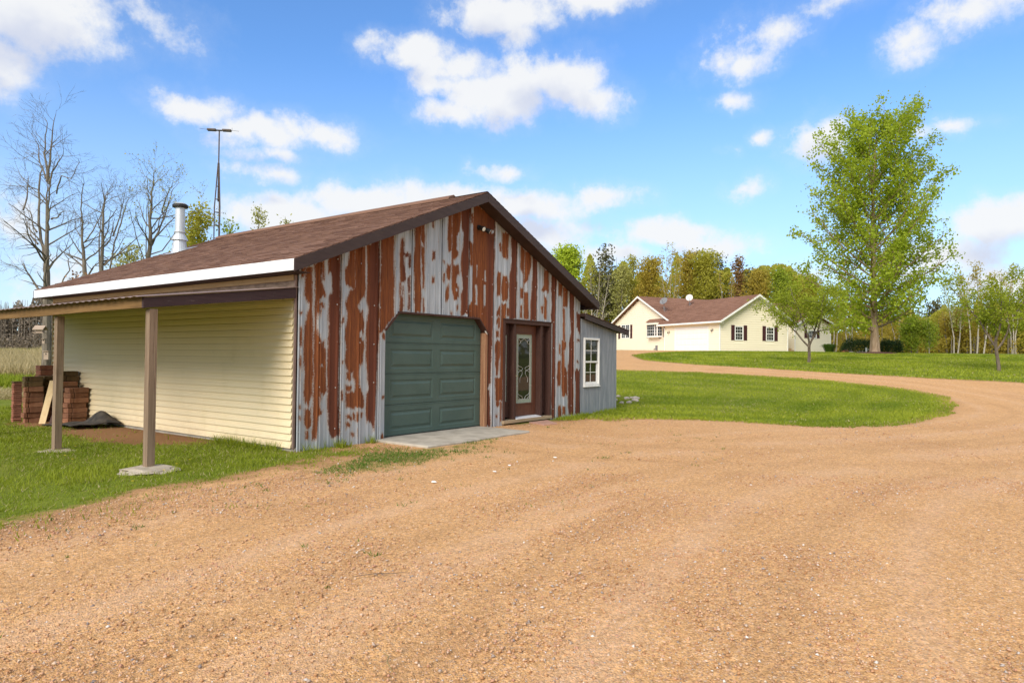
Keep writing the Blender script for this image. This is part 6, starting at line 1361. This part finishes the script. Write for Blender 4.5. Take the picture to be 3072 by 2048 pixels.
leafy('maple_tree', 2118, 86, 762, 59, 59, M['leaf_olive'], M['grey_bark'], 'broad olive-bronze tree over the middle of the house roof', 8500, .26, .2, 34, .55, tw=.15, clump=4, sp=.45)
pine(2098, 95, 742, 26, 60, 'dark pine tip poking out behind the bronze trees over the house', 1000)
pine(2150, 95, 752, 30, 61, 'dark ragged pine crown behind the broad olive tree', 1200)
bare_birch(2180, 82, 790, 26, 62, 'white birch with bare twigs above the right half of house roof', 2, 'leaf_bronze', 500)
leafy('larch_tree', 2212, 88, 774, 30, 63, M['leaf_rust'], M['bark'], 'reddish brown conical tree above the garage roof', 3600, .24, .2, 38, .3, tw=.13, sp=.25)
pine(2254, 92, 798, 28, 64, 'short dark pine right of the reddish conical tree', 1100)
leafy('maple_tree', 2272, 86, 812, 48, 65, M['leaf_bronze'], M['grey_bark'], 'low bronze tree over the garage roof ridge end', 5100, .25, .2, 28, .6, tw=.12, clump=4)
leafy('aspen_tree', 2345, 86, 808, 50, 66, M['leaf_green'], M['grey_bark'], 'green tree behind the garage gable, left of the poplar', 4200, .26, .2, 30, .6, tw=.13, clump=4)
leafy('maple_tree', 2430, 86, 830, 63, 67, M['leaf_olive'], M['grey_bark'], 'olive tree behind the small tree in front of the house', 6460, .26, .2, 30, .6, tw=.13, clump=4)
bare_birch(2500, 78, 850, 40, 68, 'slim white stems behind the right corner of the house', 3, 'leaf_olive', 900)
bare_birch(2545, 77, 880, 30, 69, 'thin leaning pale trunk behind the clipped bush', 2, 'leaf_olive', 600)
bare_birch(2690, 80, 880, 26, 70, 'pale slender trunk seen just right of the poplar trunk', 2, 'leaf_bronze', 500)
leafy('young_tree', 2735, 73, 955, 46, 71, M['leaf_green'], M['grey_bark'], 'bushy fresh green young tree on the lawn edge right of the poplar', 5200, .17, .03, 30, .5, tw=.05, clump=5)
leafy('young_tree', 2788, 72, 968, 26, 72, M['leaf_green'], M['birch'], 'slender green sapling with pale stem beside the bushy young tree', 2200, .16, .05, 22, .7, tw=.05, clump=4)
leafy('maple_tree', 2880, 80, 930, 63, 73, M['leaf_bronze'], M['bark'], 'bronze bush-like tree left of the white birch trunks', 7140, .2, .08, 30, .5, tw=.08, clump=4)
bare_birch(2934, 74, 798, 58, 74, 'white-trunked birch clump fanning out at the wood edge', 3, 'leaf_bronze', 2600, ls=.18, offs=3)
bare_birch(2868, 77, 838, 40, 75, 'leaning white birch left of the birch clump', 2, 'leaf_pale', 1100, ls=.16)
bare_birch(3040, 78, 800, 52, 76, 'tall feathery birch at the right edge of the photo', 3, 'leaf_bronze', 2000, ls=.17)
leafy('maple_tree', 3050, 80, 925, 69, 77, M['leaf_olive'], M['bark'], 'olive green thicket tree at the far right behind the forked tree', 7140, .2, .06, 30, .5, tw=.08, clump=4)
leafy('maple_tree', 2975, 84, 950, 69, 78, M['leaf_bronze'], M['bark'], 'bronze thicket tree behind the forked lawn tree', 6120, .2, .06, 28, .5, tw=.08, clump=4)
pine(2800, 96, 905, 40, 79, 'dark pine in the wood between poplar and birch clump', 1300)
# the rest of the wood reads as one mass
def woods(name, strips, seed, mat_mix, bark):
    rg = np.random.default_rng(seed); VV = []; TT = []; mb = MB()
    for (pxa, pxb, da, db, pya, pyb, nleaf, ntr, ls) in strips:
        px = rg.uniform(pxa, pxb, nleaf); d = rg.uniform(da, db, nleaf); l = (px-1536)/2048*d
        X = CAM.x+l*RH[0]+d*FH[0]; Y = CAM.y+l*RH[1]+d*FH[1]; Z0 = terrain(X, Y)
        topz = CAM.z+(1067.8+.0095*(px-1536)-(pya+(pyb-pya)*(px-pxa)/(pxb-pxa)))/2048*d
        topz = topz*(.80+.32*vnoise(px/26., d*0, seed)); topz = np.maximum(topz, Z0+.6)
        cl = vnoise(px/7., d*.6, seed+3); h = rg.random(nleaf)**.75
        P = np.stack([X, Y, Z0+(topz-Z0)*h], 1)
        P = P[(cl > .34) | (h < .35)]
        V, F = quad_leaves(P, ls, rg, .7); VV.append(V); TT.append(np.repeat(np.clip(vnoise(P[:,0]*.4, P[:,1]*.4, 5)*.7+.3*rg.random(len(P)), 0, 1), 4))
        for i in range(ntr):
            p_ = rg.uniform(pxa, pxb); d_ = rg.uniform(da, (da+db)/2); x, y = at(p_, d_); z = tz(x, y)
            tp = max(z+2, CAM.z+(1067.8+.0095*(p_-1536)-(pya+pyb)/2)/2048*d_*rg.uniform(.8,1.05)); ln = rg.normal(0,.05)*(tp-z)
            mb.tube([(x, y, z-.1), (x+ln*.4, y+ln*.3, z+(tp-z)*.5), (x+ln, y+ln*.6, tp)], [rg.uniform(.05,.13), .06, .02], 4, cap=False)
    V = np.concatenate(VV); F = np.arange(len(V)).reshape(-1, 4)
    np_mesh(name, V, F, mat_mix, None, {'tint': np.concatenate(TT)}, kind='stuff')
    o = mb.build(name+'_trunks', bark, None, kind='stuff')
    return o
woods('woods', [(1560,1900,92,104,785,785,17000,40,.58),(1900,2450,92,104,785,835,24000,50,.58),(2450,3300,86,98,930,905,22000,50,.5)], 81, M['leaf_olive'], M['grey_bark'])
woods('undergrowth', [(1600,3300,80,90,1000,990,16000,0,.30),(2470,3300,77,86,1015,1005,12000,30,.24),(2600,3300,79,90,955,940,15000,20,.30)], 82, M['leaf_bronze'], M['grey_bark'])
woods('far_woods', [(-300,330,104,118,905,905,36000,330,.36),(-300,330,98,108,1000,1000,9000,120,.30)], 83, M['twig'], M['grey_bark'])
woods('conifer_wood', [(-500,500,112,135,930,925,6500,60,.5)], 84, M['needle'], M['bark'])
# tree line on the other side of the yard, mirrored in the door glass
rg = np.random.default_rng(85); n = 9000; a = rg.uniform(-2.3, -.35, n); R_2 = rg.uniform(62, 80, n)
X = 5+np.cos(a)*R_2; Y = -10+np.sin(a)*R_2; Z0 = terrain(X, Y); h = rg.random(n)**.8*(8+5*vnoise(a*14, a*0, 2))
V, F = quad_leaves(np.stack([X, Y, Z0+h], 1), 1.0, rg, .8)
np_mesh('tree_line', V, F, M['leaf_olive'], None, {'tint': np.repeat(rg.random(n), 4)}, kind='stuff')

# ------------------------------------------------------------------ grass, weeds, loose stones
def blades(name, X, Y, H, Wd, mat, rg, lean=.45, tint=None, z=None):
    n = len(X); Z = terrain(X, Y)-.004 if z is None else z
    az = rg.uniform(0, 2*np.pi, n); h = H*rg.uniform(.55, 1.35, n); w = Wd*rg.uniform(.7,1.3,n); ln = h*lean*rg.uniform(.2,1.6,n); la = rg.uniform(0, 2*np.pi, n)
    sx, sy = np.cos(az)*w/2, np.sin(az)*w/2; lx, ly = np.cos(la)*ln, np.sin(la)*ln
    V = np.stack([np.stack([X-sx, Y-sy, Z], 1), np.stack([X+sx, Y+sy, Z], 1), np.stack([X+lx, Y+ly, Z+h], 1)], 1).reshape(-1, 3)
    t = tint if tint is not None else rg.random(n)
    np_mesh(name, V, np.arange(3*n).reshape(n, 3), mat, None, {'tint': np.repeat(np.clip(t, 0, 1), 3)}, kind='stuff')
rg = np.random.default_rng(91)
def inside_solids(X, Y):
    s = (X > -.03) & (X < W_+.02) & (Y > -.01) & (Y < L_)
    s |= (X > W_) & (X < 10.2) & (Y > -.02) & (Y < 3.2)
    s |= (X > 1.5) & (X < 4.46) & (Y > -1.26) & (Y < .2)
    s |= (np.hypot((X+2.23)/.30, (Y+.10)/.34) < 1)
    return s
# the ragged lawn beside the shed
n = 300000; X = rg.uniform(-9.5, 2.0, n); Y = -4.2+16.5*rg.random(n)**1.25
sdv = poly_sd(X, Y, GRAVEL)
e = sdv+.30*fuzz_of(X, Y)+edge_noise(X, Y)*fuzz_of(X, Y)+(fbm(X*9, Y*9, 48, 3)-.5)*.9*fuzz_of(X, Y)
p = np.clip(.55-e/1.5, 0.0, 1)**2.2*np.clip(1.15-1.5*np.clip(dirt_of(X, Y)+(fbm(X*3, Y*3, 43)-.5)*.9, 0, 1), .02, 1)
p *= np.clip(2.6*fbm(X*1.5, Y*1.5, 44)-.45, .32, 1); 
dcam = np.hypot(X-CAM.x, Y-CAM.y)
k = (rg.random(n) < p) & ~inside_solids(X, Y) & (sdv < 1.8)
X, Y, dcam = X[k], Y[k], dcam[k]
patch = fbm(X*.9, Y*.9, 45)
blades('lawn_grass', X, Y, .034+.03*(patch > .58), .0075+.0006*dcam, M['blade'], rg, .6, .75*patch+.45*rg.random(len(X))-.1)
k = rg.random(len(X)) < .10
blades('dead_grass', X[k]+.01, Y[k]+.01, .04, .010, M['straw'], rg, 1.2)
# taller fringe left by the mower along the walls, posts and slab
def fringe(segs, n, h, w, rg, sp=.05):
    XX = []; YY = []
    for (x0, y0, x1, y1) in segs:
        L = math.hypot(x1-x0, y1-y0); m = int(n*L); t = rg.random(m); XX.append(x0+(x1-x0)*t+rg.normal(0, sp, m)); YY.append(y0+(y1-y0)*t+rg.normal(0, sp, m))
    X = np.concatenate(XX); Y = np.concatenate(YY); k = (fbm(X*2.5, Y*2.5, 47) > .44) & ~inside_solids(X, Y); return X[k], Y[k]
X, Y = fringe([(.0,-.07,1.5,-.07),(.2,-.12,1.5,-.16),(-.10,.3,-.10,2.0)], 420, 0, 0, rg, .06)
blades('tall_grass', X, Y, .13, .010, M['blade'], rg, .5)
X, Y = fringe([(7.0,-.35,8.3,-.12),(8.3,-.10,10.3,-.08),(8.3,-.35,10.6,-.45),(10.25,-.1,10.6,1.5)], 420, 0, 0, rg, .13)
blades('tall_grass', X, Y, .10, .014, M['blade'], rg, .6)
# thin weeds coming through the gravel
n = 170000; X = rg.uniform(-6, 6.8, n); Y = rg.uniform(-5.2, -.1, n); sdv = poly_sd(X, Y, GRAVEL)
band = moss_of(X, Y)*1.15
q = fbm(X*1.6, Y*1.6, 51, 4)*.65+fbm(X*7, Y*7, 52)*.35
p = np.clip((q-.60+.20*band)*5, 0, 1)*np.clip(band*.9+.04, 0, 1)
p2 = ((fbm(X*3.1, Y*3.1, 53) > .74) & (fbm(X*9, Y*9, 54) > .62))*.5
k = (rg.random(n) < np.maximum(p, p2)) & (sdv > .05) & ~inside_solids(X, Y)
blades('gravel_weeds', X[k], Y[k], .03, .010, M['weed'], rg, .9, z=terrain(X[k], Y[k])+.004)
# mown lawns farther off
def mown(n, box, cond, h, w, seed, name):
    rg = np.random.default_rng(seed); X = rg.uniform(box[0], box[1], n); Y = rg.uniform(box[2], box[3], n); sdv = poly_sd(X, Y, GRAVEL)
    k = (sdv+edge_noise(X, Y)*fuzz_of(X, Y) < .05) & cond(X, Y) & ~inside_solids(X, Y); X, Y, s = X[k], Y[k], sdv[k]
    stripe = np.sin(-s*3.6+5*(fbm(X*.25, Y*.25, 62)-.5))
    big = (fbm(X*.35, Y*.35, 63, 3)-.5)*1.5
    dry = rg.random(len(X)) < np.clip(.05+.35*(fbm(X*.8, Y*.8, 64)-.5), .01, .3)
    blades(name, X[~dry], Y[~dry], h, w, M['blade'], rg, .7, (.45+.20*stripe+big+.4*rg.random(len(X))-.1)[~dry])
    blades('dead_'+name, X[dry], Y[dry], h*.8, w*.8, M['straw'], rg, 1.0)
mown(190000, (7, 26, -8, 12), lambda X, Y: (X < 24.5) & (Y < 9) & (X > 6.95), .045, .03, 71, 'lower_lawn_grass')
mown(150000, (24, 60, -26, 14), lambda X, Y: (X > 26) & (poly_sd(X, Y, GRAVEL) < 0) & (Y > -.55*X+2-18), .07, .06, 72, 'upper_lawn_grass')
# dandelions
n = 420; rgd = np.random.default_rng(73); X = np.concatenate([rgd.uniform(-8, -1.5, 34), rgd.uniform(9, 34, n)]); Y = np.concatenate([rgd.uniform(-1.5, 5, 34), rgd.uniform(-9, 8, n)])
k = (poly_sd(X, Y, GRAVEL) < -.25) & ~inside_solids(X, Y); X, Y = X[k], Y[k]; Z = terrain(X, Y)+.07; an = np.linspace(0, 2*np.pi, 7)[:-1]
rad = np.where(X < 0, .016, .026)
V = np.stack([X[:,None]+np.cos(an)*rad[:,None], Y[:,None]+np.sin(an)*rad[:,None], np.repeat(Z[:,None], 6, 1)], -1).reshape(-1,3)
np_mesh('dandelions', V, np.arange(len(V)).reshape(-1, 6), M['dandelion'], None, kind='stuff')
# rank grass of the meadow beyond the left lawn
n = 90000; rgf = np.random.default_rng(74); d = 24+70*rgf.random(n)**1.6; px_ = rgf.uniform(-260, 300, n); l = (px_-1536)/2048*d
X = CAM.x+l*RH[0]+d*FH[0]; Y = CAM.y+l*RH[1]+d*FH[1]; far = np.clip((d-24)/40, 0, 1)
k = fbm(X*.35, Y*.35, 75) > .36-.1*far; k &= ~((d > 24) & (d < 26.5))
X, Y, d = X[k], Y[k], d[k]
gr = (d < 31) | ((d > 44) & (fbm(X*.12, Y*.12, 76) > .5))
blades('meadow_grass', X[gr], Y[gr], .32, .05, M['blade'], rgf, .5); blades('dry_grass', X[~gr], Y[~gr], .65, .06, M['straw'], rgf, .35)
n = 5000; d = rgf.uniform(20.5, 23.5, n); px_ = rgf.uniform(-200, 140, n); l = (px_-1536)/2048*d
blades('dry_grass', CAM.x+l*RH[0]+d*FH[0], CAM.y+l*RH[1]+d*FH[1], .22, .02, M['straw'], rgf, 1.6)
# loose gravel lying on the drive
def stones(n, dmin, dmax, smin, smax, seed):
    rg = np.random.default_rng(seed); d = dmin+(dmax-dmin)*rg.random(n)**.8; px_ = rg.uniform(-150, 3230, n); l = (px_-1536)/2048*d
    X = CAM.x+l*RH[0]+d*FH[0]; Y = CAM.y+l*RH[1]+d*FH[1]; s = poly_sd(X, Y, GRAVEL)
    q = fbm(X*.9, Y*.9, 78, 4)+.35*(np.clip(1-np.abs(s)/.9, 0, 1)); k = (s > -.15) & ~inside_solids(X, Y) & (rg.random(n) < np.clip((q-.36)*3.2, .06, 1))
    X, Y, s = X[k], Y[k], s[k]; m = len(X); sz = smin*(smax/smin)**(rg.random(m)**3.0)
    O = np.array([(1,0,0),(0,1,0),(-1,0,0),(0,-1,0),(0,0,.75),(0,0,-.4)], float); V = O[None]*(sz[:,None,None]*rg.uniform(.65,1.25,(m,6,1)))
    V += rg.normal(0,.16,(m,6,3))*sz[:,None,None]
    a = rg.uniform(0, 6.28, m); c, s_ = np.cos(a)[:,None], np.sin(a)[:,None]
    V = np.stack([V[:,:,0]*c-V[:,:,1]*s_, V[:,:,0]*s_+V[:,:,1]*c, V[:,:,2]], -1)
    Z = terrain(X, Y)+.012*np.where(np.abs(X-4) < 6, .6, 1)
    V += np.stack([X, Y, Z], -1)[:,None,:]
    F = np.array([(0,1,4),(1,2,4),(2,3,4),(3,0,4),(1,0,5),(2,1,5),(3,2,5),(0,3,5)]); F = (F[None]+6*np.arange(m)[:,None,None]).reshape(-1,3)
    np_mesh('gravel', V.reshape(-1,3), F, M['stone_mix'], None, {'tint': np.repeat(rg.random(m), 6)}, kind='stuff')
m_ = NT('loose_stone'); c_ = m_.ramp(m_.attr('tint'), [(0,(.36,.18,.08)),(.3,(.50,.29,.15)),(.55,(.58,.36,.21)),(.72,(.45,.23,.15)),(.86,(.66,.5,.37)),(.94,(.22,.18,.17)),(1,(.72,.66,.6))]); M['stone_mix'] = m_.done(c_, .9, None, .2)
stones(110000, 2.6, 8.5, .0035, .014, 92)
stones(26000, 7.0, 16, .006, .018, 93)
# sticks on the gravel
for i, (px_, py_, L, a, lab) in enumerate(((1150,1730,.35,.3,'thin brown twig lying on the gravel in mid foreground'),(1178,1990,.22,1.9,'short straw-coloured twig on the gravel near the bottom edge'))):
    d = CAM.z*2048/(py_-(1067.8+.0095*(px_-1536))); x, y = at(px_, d)
    o = MB().tube([(-L/2,0,.02),(-.1*L,.01,.026),(.2*L,-.008,.022),(L/2,.012,.018)], [.002,.0028,.0025,.001], 5).build('twig', M['straw'] if i == 1 else M['bark']); o.location = (x, y, .008); o.rotation_euler.z = -YAW+a
    tag(o, lab, 'twig')
